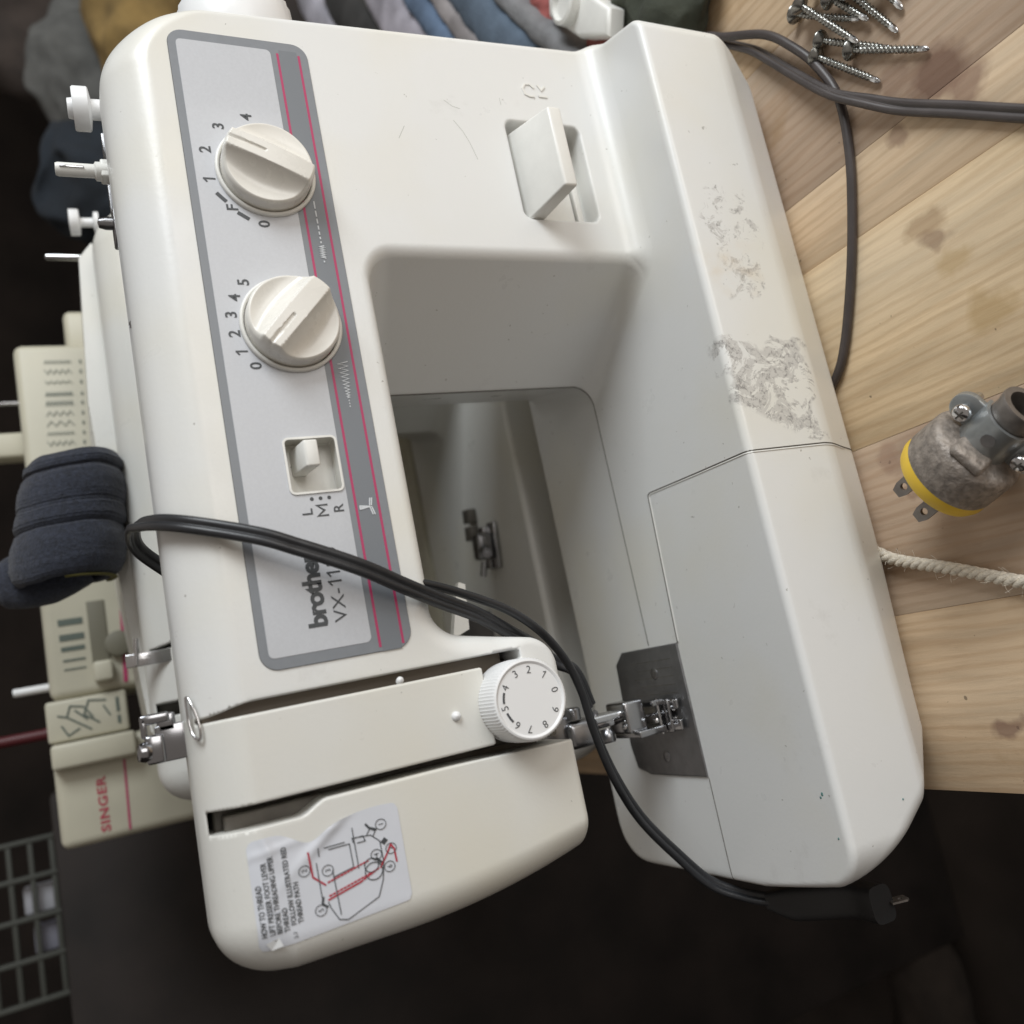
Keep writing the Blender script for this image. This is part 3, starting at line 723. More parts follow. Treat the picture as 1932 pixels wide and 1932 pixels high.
mesh('presser_lifter_lever', *prism_y([(20.5, 193), (24, 183), (48.5, 180.5), (50, 184), (43, 187)][::-1], 92, 97), MAT['white'], M1, smooth=30)

for nm_, ln2 in (('scratch', [[(268, 178), (262, 174), (256, 171.5), (247, 169)], [(279, 181), (276, 177), (275, 173)], [(284, 149), (280, 149)], [(262, 205), (255, 209)]]),):
    for l2 in ln2: mesh(nm_, *drape(strokes([l2], .28, .03), 0), mat('scratch_grey', (.42, .43, .40), .5), M1, smooth=0)
tm_ = mat('teal_paint_fleck', (.10, .22, .21), .6)
for (x_, y_, z_, r_) in ((-82, -33, 84, .9), (-83.5, -31.5, 84, .6), (-101, -36, 84, .55), (-92, -46, 50, .5)):
    p_ = on_surface([(x_, y_, z_)])[0].tolist(); mesh('paint_fleck', *lumpy0(lathe([(r_, 0), (r_ * .7, .18), (0, .22)], p_, (0, -.3, 1) if z_ > 60 else (0, -1, 0), 9)), tm_, M1, smooth=60)
# ---- top fittings
tl = mesh('takeup_lever', *merge([rbox(-9, 5, 27, 29, 325, 347, .6), rbox(-9, 2, 25, 29.5, 344, 351, 1.2, 3), rbox(2, 9.5, 27, 29, 339, 346, 1.0, 3), rbox(6, 10, 26.5, 29, 341, 352, 1.0, 3), rbox(1, 9, 26.5, 29, 349.5, 352, .9, 3), lathe([(0, 0), (3.6, 0), (3.9, 2), (3.3, 4), (0, 4.6)], (-4, 27, 349.5), (.1, -.2, 1), 20)]), mat('dark_chrome', (.33, .33, .345), .17, metal=1), M1, smooth=50)
gl = on_surface([(13, 15, 335), (9, 15, 335), (4, 15, 334.6), (0, 14, 334), (-2.5, 12, 333)]); gr = on_surface([(-3, 10.5, 332.5), (0, 10, 332), (4, 10.5, 332.5), (9, 12, 333.6), (12.6, 14, 334.5)])
gpts = [p + np.array((0, -1.6, 1.3)) for p in gl] + [p + np.array((0, -1.8, .9)) for p in gr]; gpts.append(gpts[0])
mesh('wire_thread_guide', *tube(gpts, .62, 10, 6), MAT['chrome'], M1, smooth=180)
def spool_pin(parent, x, y, z, dx=0):
    return mesh('spool_pin', *lathe([(7.5, -4), (7.5, -1), (4.8, 0), (4.8, 7.2), (9.6, 8.0), (10.2, 8.6), (10.2, 14.6), (9.6, 15.4), (5, 15.4), (4.6, 17.6), (3.9, 17.8), (3.7, 15), (0, 14.8)], (x, y, z), (dx, .05, 1), 40), MAT['dialwhite'], parent, smooth=40)
spool_pin(M1, 301, 62, 331, .0)
mesh('bobbin_winder', *merge([lathe([(4.4, -3), (4.4, 6), (3.2, 6.8), (3.2, 22), (2.8, 23.2), (0, 23.4)], (266, 60, 334), (.0, 0, 1), 24), rbox(261.5, 270.5, 56, 64, 334, 338, .8)]), MAT['white'], M1, smooth=40)
mesh('winder_spring', *rbox(265.2, 266.2, 56.2, 57.4, 345, 355.5, .2), MAT['chrome'], M1)
mesh('bobbin_stop', *merge([lathe([(3.2, -4), (3.2, 5), (2.4, 8), (0, 8.6)], (246, 72, 333), (0, 0, 1), 20), rbox(240, 300, 78, 80, 322, 334.5, .6), rbox(236, 252, 66, 80, 330, 334.8, 1.0)]), MAT['steel'], M1, smooth=40)
mesh('top_screw_hole', *lathe([(0, -.1), (.9, -.1), (1.3, .3), (1.6, 0)], on_surface([(171, 24, 336)])[0].tolist(), (0, -.35, 1), 20), MAT['steel'], M1, smooth=60)
hw = [(0, 0), (24, 0), (27, 2), (28, 6), (27.6, 22), (26, 25), (20, 26), (0, 26)]
mesh('hand_wheel', *lathe(hw, (318, 36, 268), (1, .0, .04), 60, rib=(3, 4, .012)), MAT['dialwhite'], M1, smooth=40)
for x, y in ((30, 10), (285, 10), (285, 130), (30, 130)): mesh('foot_pad', *lathe([(9, 0), (9, 4), (0, 4)], (x, y, 0), (0, 0, 1), 20), MAT['blackplug'], M1)

# ---- threading sticker
def dgrid(x0, x1, z0, z1, nx, nz, lift, warp=None):
    V = []; F = []
    for j in range(nz + 1):
        for i in range(nx + 1):
            x = x0 + (x1 - x0) * i / nx; z = z0 + (z1 - z0) * j / nz; V.append((x, 0, z))
    for j in range(nz):
        for i in range(nx):
            a = j * (nx + 1) + i; F.append((a, a + 1, a + nx + 2, a + nx + 1))
    return drape((V, F), lift)
def wrinkle(x, z):
    w = 0.9 * np.exp(-(((x + 52) * .8 + (z - 301) * .6) / 2.1) ** 2) * np.exp(-((x + 46) / 12) ** 2)
    w += .7 * np.exp(-(((x + 60) * .3 - (z - 312)) / 1.6) ** 2) * np.exp(-((x + 46) / 9) ** 2)
    w += .8 * np.exp(-((x + 45 + .1 * (z - 290)) / 1.4) ** 2) * sstep(z, 285, 300) * .5
    return w
def sticker_map(v, lift):
    v = np.array(v, float); v2, _ = drape((np.stack([v[:, 0], v[:, 1] * 0, v[:, 2]], 1), []), 0)
    v2[:, 1] += v[:, 1] - lift - wrinkle(v[:, 0], v[:, 2]); return v2
g = dgrid(-1, 1, -1, 1, 44, 56, 0)
gx, gz = [], []
V = []; F = g[1]
for j in range(57):
    for i in range(45):
        u, w = i / 44, j / 56
        z = 265.5 + 57.5 * w; left = -78.5 + (-3.0) * w; rgt_ = -42.2 - 1.2 * w + (-4.6 * math.exp(-((w - .62) / .12) ** 2)) + .8 * math.sin(9 * w)
        c = min(w, 1 - w) * 57.5; e = max(0, 2.2 - c); ins_ = 2.2 - math.sqrt(max(0, 2.2 ** 2 - e * e))
        x = (left + ins_) + (rgt_ - left - 2 * ins_) * u; V.append((x, 0, z))
st = mesh('threading_sticker', sticker_map(V, .22), F, MAT['label'], M1, smooth=180)
def stick(name, vf, m='ink', fit=True):
    if fit: vf = ([(p[0] - 2, p[1], 269 + (p[2] - 267.5) * 1.10) for p in vf[0]], vf[1])
    bm = bmesh.new(); vs = [bm.verts.new(p) for p in vf[0]]
    for q in vf[1]:
        try: bm.faces.new([vs[i] for i in q])
        except ValueError: pass
    v = [tuple(p.co) for p in bm.verts]; bm.verts.index_update(); f = [tuple(w.index for w in q.verts) for q in bm.faces]; bm.free()
    return mesh(name, sticker_map(v, .38), f, MAT[m], st, smooth=0)
tl_ = []
for i, (s, x, z) in enumerate((('HOW TO THREAD', -76.5, 320.0), ('LIFT PRESSER FOOT LEVER', -76.2, 317.3), ('BEFORE THREADING UPPER', -76.2, 314.8), ('THREAD', -76.2, 312.2), ('FOLLOW ILLUSTRATED RED', -74.6, 309.6), ('THREAD PATH', -74.6, 307.0))):
    tl_.append(text(s, 2.7, x, z, bold=.05, sx=.80, thick=.05))
tl_.append(text('1', 2.0, -78.6, 317, thick=.05)); tl_.append(text('2-7', 2.0, -79.2, 309.7, thick=.05, sx=.9))
stick('sticker_text', merge(tl_), fit=False)
num = []
for s, x, z in (('2', -55.5, 299.5), ('3', -57.6, 291.8), ('5', -70.5, 296.0), ('1', -46.6, 271.3), ('4', -57.0, 274.6), ('7', -56.2, 266.9 + 2.2), ('6', -62.5, 270.6)):
    num += [ring2(x, z, 1.9, .22, 18), text(s, 2.5, x, z - .9, thick=.05, align='CENTER')]
stick('sticker_numbers', merge(num))
dia = [[(-52, 294), (-52 + 3, 294)], [(-66.5, 295.0), (-54, 295.2)], [(-68.5, 293.2), (-71, 292.5), (-75.5, 290.4), (-76.5, 287.5), (-72, 276), (-66.5, 273.6), (-60, 272.4), (-52.5, 272.6), (-49.5, 275.5), (-48.8, 282), (-50.5, 281.8)],
       [(-50.5, 290.5), (-50.5, 283.2), (-59, 283.0), (-60.5, 290.3)], [(-49.5, 292), (-49.5, 284.8)], [(-45.2, 281.5), (-60, 281.3)], [(-49, 281.0), (-49, 278.2), (-51, 277.6), (-51, 280.5)], [(-49, 276.8), (-47.2, 275.4), (-48.4, 273.6), (-50.3, 274.8)], [(-74, 289.6), (-66, 289.9), (-58, 290.2)]]
stick('sticker_drawing', merge([strokes(dia, .32, .05), ring2(-62.5, 276.3, 3.1, .3), ring2(-60.2, 276.8, 2.5, .3), strokes([[(-48.0, 273.2), (-46.8, 275.6), (-45.2, 276.6)]], .8, .05), strokes([[(-58.2, 274.8), (-60.2, 273.2)]], .9, .05), strokes([[(-66.4, 294.6), (-68.6, 295.2), (-70.0, 293.6)]], .8, .05), strokes([[(-53.4, 271.5), (-52.6, 270.6)]], 1.8, .05)]))
dash = lambda a, b, n: [[(a[0] + (b[0] - a[0]) * (i + .1) / n, a[1] + (b[1] - a[1]) * (i + .1) / n), (a[0] + (b[0] - a[0]) * (i + .7) / n, a[1] + (b[1] - a[1]) * (i + .7) / n)] for i in range(n)]
red = [[(-49.5, 297.5), (-58.5, 297.0), (-62.4, 293.2)], [(-67.8, 293.0), (-65.0, 281.5)], [(-62.0, 273.8), (-57.5, 270.6), (-54.8, 269.0), (-56.6, 268.0), (-61.5, 267.8)]] + dash((-61.8, 292.4), (-58.2, 277.4), 13) + dash((-66.6, 292.6), (-62.6, 276.0), 13) + dash((-65.0, 281.5), (-61.8, 274.2), 6)
stick('sticker_thread_lines', strokes(red, .62, .05), 'inkred')
fo = np.array([(-81.5, -.6, 319.0), (-78.5, -1.0, 320.8), (-77.3, -.5, 316.2), (-80.6, -1.2, 315.0)])
y_ = drape((fo * [1, 0, 1], []), 0)[0][:, 1]; fo[:, 1] = fo[:, 1] + y_ 
mesh('torn_corner', fo, [(0, 1, 2), (0, 2, 3)], MAT['foil'], st, smooth=0)

# ================================================================= second machine (behind, plain)
M2 = thing('sewing_machine', 'second white sewing machine close behind the front one, only its top and bed showing', 'sewing machine', (51, 232, 0))
build_shell(M2, None, [m_.copy() for m_ in shell_meshes])
for ch in M2.children: ch.data.materials[0] = MAT['body2']
def m2(name, vf, m, **k): return mesh(name, vf[0], vf[1], m, M2, **k)
m2('spool_pin', lathe([(7.5, -4), (7.5, -1), (3.2, 0), (3.2, 8), (8.6, 8.6), (9.2, 9.4), (9.2, 15), (0, 15.5)], (316, 45, 333), (0, .05, 1), 36), MAT['dialwhite'], smooth=40)
m2('bobbin_winder', merge([lathe([(2.2, -3), (2.2, 30), (1.6, 31), (0, 31)], (291, 50, 335), (0, 0, 1), 20)]), MAT['chrome'], smooth=40)
m2('bobbin_stop', merge([lathe([(3, -3), (3, 3), (1.2, 6), (0, 6)], (276, 52, 335), (0, 0, 1), 16), lathe([(2, -3), (2, 4), (0, 5)], (266, 56, 335), (0, 0, 1), 16)]), MAT['chrome'], smooth=40)
m2('takeup_lever', merge([rbox(-6, 2, 2, 4, 318, 348, .6), lathe([(0, -14), (1.6, -14), (1.6, 2), (0, 3)], (-3, 3, 342), (-1, 0, 0.1), 12)]), MAT['chrome'], smooth=50)
m2('mechanism_frame', rbox(-44, 12, 30, 45, 190, 332, 1), MAT['darkmetal'])
m2('top_lid', prism_y([(-60, 328), (290, 328), (300, 336), (288, 345), (180, 350), (60, 345), (-45, 337)][::-1], 45, 125), MAT['body2'], smooth=30)
m2('needle_plate', prism_z(o_, 82, 85.2, .9), MAT['plate'], smooth=40)

# ================================================================= metal foot on the second machine's bed
pcl = thing('presser_foot', 'small shiny presser foot lying on the bed of the second machine', 'presser foot', (92, 250, 84))
mesh('foot_sole', *merge([rbox(-14, 14, -9, 1, 1.2, 3.0, .7), rbox(-14, -2, 2, 9, 1.2, 3.0, .7), rbox(2, 12, 2, 9, 2, 5, .7)]), MAT['tr'], pcl, smooth=40)
mesh('foot_shank', *merge([rbox(-8, 8, -6, 4, 3, 13, 2.0, 3), lathe([(0, 0), (3.4, 0), (3.4, 7), (2.8, 8), (0, 8)], (-2, -5, 9), (-.3, -1, .3), 18), lathe([(0, 0), (2, 0), (2, 9), (0, 9)], (-9, -2, 9), (-1, 0, .2), 12)]), MAT['steel'], pcl, smooth=50)
mesh('foot_block', *merge([rbox(16, 25, 19, 29, .4, 6, .8), rbox(5, 14, 19, 29, .4, 6, .8)]), MAT['darkmetal'], pcl, smooth=40)
pcl.rotation_euler = (0, 0, R(-8)); pcl.scale = (1.25, 1.25, 1.25)

# ================================================================= power cord of the front machine
pc = thing('power_cord', 'black twin cord looped over the front machine arm and hanging past its needle', 'power cord', (0, 60, 0))
MAIN = [(74, 95, 326), (86, 85, 340.5), (90, 62, 344), (86, 30, 342), (79, 4, 331), (68, -10, 305), (61, -12, 290), (54, -12, 275), (48, -11, 263), (41, -8, 250), (33, 0, 232), (25, 8, 213), (15, 20, 193), (8, 34, 176), (-2, 44, 161), (-9, 44, 151), (-27, 48, 144)]
TW = twin(1.85)
pm = catmull(MAIN, 14); tw = np.interp(np.arange(len(pm)), [0, 40, 60, 130, len(pm)], [.2, .1, 0, .05, .5])
mesh('cable', *sweep(pm, TW, (0, 1, 0), twist=tw), MAT['cord'], pc, rel=(0, 60, 0), smooth=60)
AA = [(62, 30, 262), (52, 14, 252), (44, 4, 243), (40, 7, 230), (34.5, 10.5, 215), (25, 14, 195), (13, 18, 179), (-2, 24, 166), (-18, 28, 159), (-38, 34, 153), (-62, 40, 144), (-87, 50, 128), (-112, 58, 106), (-130, 58, 90), (-139, 50, 76), (-143, 40, 66)]
pa = catmull(AA, 14); tw = np.interp(np.arange(len(pa)), [0, 60, 110, 150, len(pa)], [1.5, 1.4, 1.1, .45, .3])
mesh('cable', *sweep(pa, TW, (0, 1, 0), twist=tw), MAT['cord'], pc, rel=(0, 60, 0), smooth=60)
pg = [(-143, 44, 68), (-144, 30, 60), (-144, 8, 45), (-143, -12, 46)]
mesh('plug_body', *sweep(catmull(pg, 10), [(8.5 * math.copysign(abs(math.cos(t)) ** .5, math.cos(t)), 6.5 * math.copysign(abs(math.sin(t)) ** .5, math.sin(t))) for t in np.linspace(0, 2 * math.pi, 24, endpoint=False)], (0, 0, 1), scale=np.concatenate([np.linspace(.5, 1, 10), np.ones(21)])), MAT['blackplug'], pc, rel=(0, 60, 0), smooth=60)
pv = [(-143, -8, 38), (-143, -19, 34), (-143, -19, 28), (-143, -11, 26), (-143, -2, 30)]
hb = flat([[(0, 0), (9, 0), (9, 6), (7.5, 7.6), (0, 7.6)], circle2(5.4, 4, 1.25, 14)[::-1]], .9)
fm = Matrix.Translation((-143, -14, 42)) @ Matrix.Rotation(R(115), 4, 'X') @ Matrix.Rotation(R(-80), 4, 'Y')
BLD = Matrix(((0, 1, 0, -143), (-.35, 0, -.94, -8), (-.94, 0, .35, 40), (0, 0, 0, 1)))
mesh('plug_blade', *xform(hb, BLD), MAT['blade'], pc, rel=(0, 60, 0), smooth=30)

# ================================================================= brown cords on the table
bc = thing('electric_cord', 'dark brown cord lying in a crossing loop on the pine table beside the screws', 'cord', (240, -80, 0))
B1 = [(345, 10, 6), (333, -12, 9), (322, -25, 9), (303, -50, 7), (284, -64, 6), (266, -73, 4), (243, -79, 3), (215, -76, 2.6), (187, -68, 2.6), (158, -57, 2.6), (127, -42, 2.6), (112, -30, 2.6), (100, -10, 2.6)]
B2 = [(345, 6, 4), (326, -16, 4), (310, -32, 3.5), (299, -41, 3.5), (271, -60, 5), (245, -79, 7.8), (229, -95, 6.2), (215, -110, 4), (197, -133, 2.5), (176, -159, 2.2), (150, -192, 2.2)]
b1 = catmull(B1, 12); mesh('cable', *sweep(b1, [(p * 1.0, q) for p, q in circ(2.35, 16)], (0, 0, 1)), MAT['cordbrown'], bc, rel=(240, -80, 0), smooth=60)
b2 = catmull(B2, 12); mesh('cable', *sweep(b2, twin(1.95), (0, 0, 1), twist=np.interp(np.arange(len(b2)), [0, 60, 85, len(b2)], [1.3, 1.2, .1, 0])), MAT['cordbrown'], bc, rel=(240, -80, 0), smooth=60)

# ================================================================= rope
rp = thing('rope', 'short length of frayed off-white twisted rope running out from under the machine base', 'rope', (3, -67, 0))
rc = catmull([(28, -12, 6), (20, -26, 4.5), (13, -38, 4.2), (3, -67, 4.0), (-5, -88, 4.0), (-12, -108, 4.0), (-22, -140, 4)], 30); n = len(rc)
T = np.gradient(rc, axis=0); T /= np.linalg.norm(T, axis=1)[:, None]; S = np.cross(T, (0, 0, 1)); S /= np.linalg.norm(S, axis=1)[:, None]; U = np.cross(S, T)
ln_ = np.concatenate([[0], np.cumsum(np.linalg.norm(np.diff(rc, axis=0), axis=1))])
for k in range(3):
    ph = ln_ / 13.0 * 2 * math.pi + k * 2 * math.pi / 3
    pts = rc + 1.65 * (np.cos(ph)[:, None] * S + np.sin(ph)[:, None] * U)
    mesh('strand', *sweep(pts, circ(1.6, 8), (0, 0, 1)), MAT['rope'], rp, rel=(3, -67, 0), smooth=60)
fr = []
for i in range(60):
    k = random.randrange(5, n - 5); a = random.uniform(0, 6.28); d = math.cos(a) * S[k] + abs(math.sin(a)) * U[k]
    p0 = rc[k] + 3.2 * d; p1 = p0 + d * random.uniform(1, 3.5) + T[k] * random.uniform(-4, 4); p1[2] = max(p1[2], .2)
    fr.append(sweep([p0, (p0 + p1) / 2 + d * .4, p1], circ(.09, 3), (0, 0, 1)))
fb = mesh('fibre_fuzz', *merge(fr), MAT['rope'], rp, rel=(3, -67, 0), smooth=0); fb['kind'] = 'stuff'

# ================================================================= round metal and yellow plug on the table
PL = (40, -108, 0)
pl = thing('plug', 'worn round metal plug with yellow face and bent cable clamp lying on the table', 'electrical plug', PL)
ax = Vector((.32, -.94, .05)).normalized(); c0 = Vector((44, -94, 19.6))
pl.scale = (1.12, 1.12, 1.12)
def pm_(name, vf, m, **k): return mesh(name, vf[0], vf[1], m, pl, rel=PL, **k)
def onax(d, u=0, w=0):
    F = frame(c0, ax, (0, 0, 1)); return F @ Vector((u, w, d))
FP = frame(c0, ax, (0, 0, 1)) @ Matrix.Rotation(R(24), 4, 'Z'); FB_ = frame(c0, ax, (0, 0, 1)) @ Matrix.Rotation(R(100), 4, 'Z')
pm_('yellow_face', lathe([(0, -5.2), (16, -5.2), (18, -4.6), (19, -2), (18.6, 1), (0, 1)], c0, ax, 60), MAT['yellow'], smooth=40)
pm_('metal_body', lathe([(16, 0), (18.4, .4), (19.0, 2), (18.6, 15.0), (17.8, 16.8), (16, 17.8), (13, 18.4), (10, 19), (0, 19)], c0, ax, 70), MAT['castmetal'], smooth=40)
pm_('face_step', xform(rbox(-7, 7, -17.5, 17.5, 17, 21.5, 2, 3), FP), MAT['castmetal'], smooth=50)
# saddle clamp bridging the cable entry
def arch(r0, r1, w, a0, a1, d0, n=18):
    V, F = [], []
    for i in range(n + 1):
        a = a0 + (a1 - a0) * i / n
        for r in (r0, r1):
            for s_ in (0, w): V.append((r * math.cos(a), r * math.sin(a), d0 + s_))
    for i in range(n):
        b = i * 4; q = (i + 1) * 4
        F += [(b, b + 1, q + 1, q), (b + 2, q + 2, q + 3, b + 3), (b, q, q + 2, b + 2), (b + 1, b + 3, q + 3, q + 1)]
    F += [(0, 2, 3, 1), (n * 4, n * 4 + 1, n * 4 + 3, n * 4 + 2)]; return V, F
clamp = [arch(8.6, 10.0, 15, R(-8), R(188), 18.5)]
pm_('clamp_saddle', xform(merge(clamp), FP), MAT['clampmetal'], smooth=50)
pm_('cable_sleeve', xform(lathe([(6.6, 18), (7.6, 18), (8.4, 36), (9.2, 40), (9.0, 41), (6.6, 41), (6.4, 38), (6.4, 20)], (0, 0, 0), (0, 0, 1), 36), FP), MAT['blade'], smooth=50)
for sgn in (-1, 1):
    pm_('clamp_ear', xform(merge([lathe([(0, 0), (5.6, 0), (6, .4), (6, 3), (5.4, 3.4), (0, 3.4)], (sgn * 13.4, -1, 26), (.0, 1, 0), 26), rbox(sgn * 11.5 - 3.4, sgn * 11.5 + 3.4, -1, 2.2, 20, 32, .8)]), FP), MAT['clampmetal'], smooth=50)
    sc = pm_('clamp_screw', xform(merge([lathe([(0, 0), (2.3, 0), (2.3, 5), (3.4, 5.2), (3.4, 6.6), (2.6, 7.6), (0, 8)], (sgn * 13.4, 0, 26), (0, 1, 0), 20), lathe([(2, 0), (2, 9), (0, 9)], (sgn * 13.4, -1, 26), (0, -1, 0), 12)]), FP), MAT['chrome'], smooth=45)
    mesh('cross_slot', *xform(merge([box(sgn * 13.4 - 2, sgn * 13.4 + 2, 7.75, 8.15, 25.65, 26.35), box(sgn * 13.4 - .35, sgn * 13.4 + .35, 7.78, 8.18, 24, 28)]), FP), MAT['groove'], sc, rel=PL, smooth=0)
pm_('rivet_hole', xform(lathe([(0, 0), (2.6, 0), (2.6, .25), (0, .25)], (0, 9.9, 27), (0, 1, 0), 24), FP), MAT['steel'], smooth=30)
def blade(x, holes=True):
    ol = [(-3.2, 0), (3.2, 0), (3.2, 14), (2.0, 17), (-2.0, 17), (-3.2, 14)]
    lp = [[(a, -b) for a, b in ol]]
    if holes: lp.append(circle2(0, -12.5, 1.5, 16))
    v, f = flat(lp, 1.5); 
    return [(p[1] + .75 + 2, x + p[0], p[2] * 1.15 - 4) for p in v], f
pm_('blade', xform(blade(-6.4), FB_), MAT['blade'], smooth=20)
pm_('blade', xform(blade(6.4), FB_), MAT['blade'], smooth=20)
pm_('ground_pin', xform(lathe([(0, -22), (1.6, -21.4), (2.4, -19), (2.4, -4), (0, -4)], (-8, 0, 0), (0, 0, 1), 16), FB_), MAT['blade'], smooth=40)

# ================================================================= screws
def screw_parts(L_=44):
    shaft = []; n = 260; turns = 15
    V, F = [], []; k = 10; m = 230
    for i in range(m):
        t = i / (m - 1); h = 3.5 + (L_ - 7) * t
        for j in range(k):
            a = 2 * math.pi * j / k; ph = (t * turns * 2 * math.pi - a) % (2 * math.pi)
            thread = .62 * max(0, 1 - abs(ph - math.pi) / 1.3) * min(1, t * 6) * min(1, (1 - t) * 9)
            rr = 1.45 + thread; V.append((rr * math.cos(a), rr * math.sin(a), h))
    for i in range(m - 1):
        for j in range(k):
            a, b = i * k + j, i * k + (j + 1) % k; F.append((a, b, b + k, a + k))
    drill = lathe([(1.45, L_ - 4), (1.55, L_ - 1), (1.0, L_ + 1.2), (0, L_ + 2)], (0, 0, 0), (0, 0, 1), 8)
    head = lathe([(0, .9), (1.4, .5), (2.0, -.2), (4.8, -.1), (5.0, .3), (4.7, 1.0), (2.2, 3.2), (1.5, 3.6), (0, 3.6)], (0, 0, 0), (0, 0, 1), 24)
    return (V, F), drill, head
sv, sd_, sh_ = screw_parts()
proto = None
def put_screw(h, t, label, scale=1.0):
    global proto
    h, t = Vector(h), Vector(t); d = (t - h).normalized(); q = d.to_track_quat('Z', 'Y')
    if proto is None:
        o = thing('screw', label, 'screw', h, group='loose screws on the table'); o.rotation_mode = 'QUATERNION'; o.rotation_quaternion = q
        mesh('shank', sv[0], sv[1], MAT['screw'], o, smooth=50); mesh('drill_tip', sd_[0], sd_[1], MAT['chrome'], o, smooth=40); mesh('head', sh_[0], sh_[1], MAT['screw'], o, smooth=40); proto = o; return o
    o = proto.copy(); col.objects.link(o); o['label'] = label
    for ch in proto.children:
        c2 = ch.copy(); c2.parent = o; col.objects.link(c2)
    o.location = h * MM; o.rotation_mode = 'QUATERNION'; o.rotation_quaternion = q; o.scale = (scale,) * 3
    return o
SC = [((259, -93, 4.2), (226, -135, 1.8), 'screw pointing across the dark knot, nearest to the long straight cord'),
      ((276, -79, 4.2), (241, -116, 1.8), 'screw lying level just above the one on the dark knot', ),
      ((271, -74, 4.2), (232, -104, 1.6), 'lowest screw beside the cord loop, its tip away from the others'),
      ((300, -69, 4.2), (268, -103, 3.0), 'screw with its head furthest toward the machine, on the heap edge'),
      ((304, -84, 7.5), (262, -108, 3.5), 'dull screw half buried in the middle of the heap'),
      ((318, -84, 4.2), (276, -112, 8.5), 'screw under the shiny ones at the top of the heap'),
      ((291, -99, 4.2), (250, -117, 1.8), 'bright screw slanting down along the right of the heap'),
      ((300, -108, 4.2), (256, -123, 1.8), 'outermost bright screw, furthest from the machine'),
      ((312, -72, 8.5), (281, -101, 9.0), 'screw lying on top of the heap, cut by the photo edge'),
      ((325, -95, 4.2), (284, -108, 5.0), 'screw at the back of the heap at the photo edge'),
      ((297, -78, 10), (259, -99, 6.5), 'screw lying across the middle of the heap above the dull one'),
      ((288, -92, 8), (266, -128, 3.5), 'screw leaning over the heap toward the dark knot'),
      ((307, -96, 9), (270, -118, 7.5), 'screw resting on the two bright slanting ones')]
for a in SC: put_screw(*a[:3])

# ================================================================= cream machine at the back
M3 = thing('sewing_machine', 'cream sewing machine at the back with red lettering and rows of stitch marks', 'sewing machine', (130, 420, 0))
RL = (130, 420, 0)
def m3(name, vf, m='cream', parent=None, **k): return mesh(name, vf[0], vf[1], MAT[m] if isinstance(m, str) else m, parent or M3, rel=RL, **k)
m3('arm', rbox(44, 338, 420, 530, 258, 398, 7, 4), smooth=50)
m3('head', rbox(-67, 10, 423, 532, 170, 401, 7, 4), smooth=50)
m3('column', rbox(232, 336, 424, 528, 60, 262, 5, 3), smooth=50)
m3('bed', rbox(-110, 338, 392, 536, 2, 84, 6, 3), smooth=50)
m3('picture_plate', rbox(12, 43.6, 417, 500, 345, 402, 2.5, 3), smooth=50)
m3('raised_cover', rbox(-8, 11, 409, 500, 342, 401, 3, 3), smooth=50)
def m3i(name, vf, m, y): return m3(name, shift(vf, dy=y), m, smooth=0)
rows = []
for i, x in enumerate((321, 312.4, 303, 292.6, 284.6, 275.6, 267, 258.4, 250)):
    z0, z1 = 356 + i * .5, 376 + i * .5; nn = (14, 9, 9, 18, 18, 8, 6, 14, 9)[i]; am = (1.3, 1.9, 1.2, 1.5, 2.0, 1.9, 2.2, 1.2, 1.9)[i]
    rows.append(strokes([[(x + (am if k % 2 else -am), z0 + (z1 - z0) * k / nn) for k in range(nn + 1)]], .95 if i in (3, 4) else .6)); rows.append(strokes([[(x + 1, z0 - 7), (x - 1, z0 - 7)]], 1.6))
for x, w in ((103, 5), (91, 5), (82, 3.5), (73, 1.6), (66, 1.2)): rows.append(strokes([[(x, 371), (x, 386)]], w))
m3i('stitch_marks', merge(rows[:18]), MAT['inkgrn'], 419.6); m3i('length_marks', merge(rows[18:]), MAT['inkgrn'], 419.6)
m3('slider_slot', rbox(66, 117, 418.6, 424, 353, 366, .8), 'creamd', smooth=30)
m3('slider_knob', rbox(52, 68, 407, 421, 352, 366, 2.5, 3), 'cream', smooth=50)
m3i('brand_lettering', text('SINGER', 9.0, -60, 366.8, bold=.25, sx=1.25, space=1.12), mat('print_red_lettering', (.40, .05, .08), .5), 422.7)
m3i('pink_line', strokes([[(-62, 353.5), (-10, 352)]], 1.6), 'pink', 422.7)
m3i('pink_line', strokes([[(50, 344), (120, 340)]], 3), 'pink', 419.5)
m3i('flower_print', strokes([[(18, 372), (24, 380), (30, 388), (38, 385), (36, 376), (27, 370)], [(22, 366), (30, 376), (40, 372), (38, 360)], [(20, 380), (16, 388), (24, 392)], [(26, 358), (34, 362)], [(30, 388), (32, 394)], [(26, 374), (34, 382)]], 1.3), MAT['inkgrn'], 416.6)
m3i('small_print', strokes([[(38, 352), (28, 352)], [(24, 352), (19, 352)]], 2.4), MAT['inkgrn'], 416.6)
m3('dial', lathe([(10, 0), (10, 8), (8, 9), (0, 9)], (80, 421, 346), (0, -1, 0), 30), 'creamd', smooth=40)
m3('spool_pin', lathe([(3.2, 0), (3.2, 26), (2.8, 27), (0, 27)], (58, 462, 398), (0, 0, 1), 16), 'dialwhite', smooth=50)
m3('red_felt_pin', lathe([(5, 0), (5, 5), (4.5, 6), (4.5, 40), (0, 40)], (22, 470, 401), (0, 0, 1), 16), mat('dark_red_plastic', (.07, .006, .009), .5), smooth=50)
m3('carry_handle', rbox(252, 274, 455, 475, 392, 440, 3), 'cream', smooth=50)
m3('thread_rod', lathe([(2, 0), (2, 60), (0, 60)], (302, 462, 392), (0, 0, 1), 12), 'chrome', smooth=50)
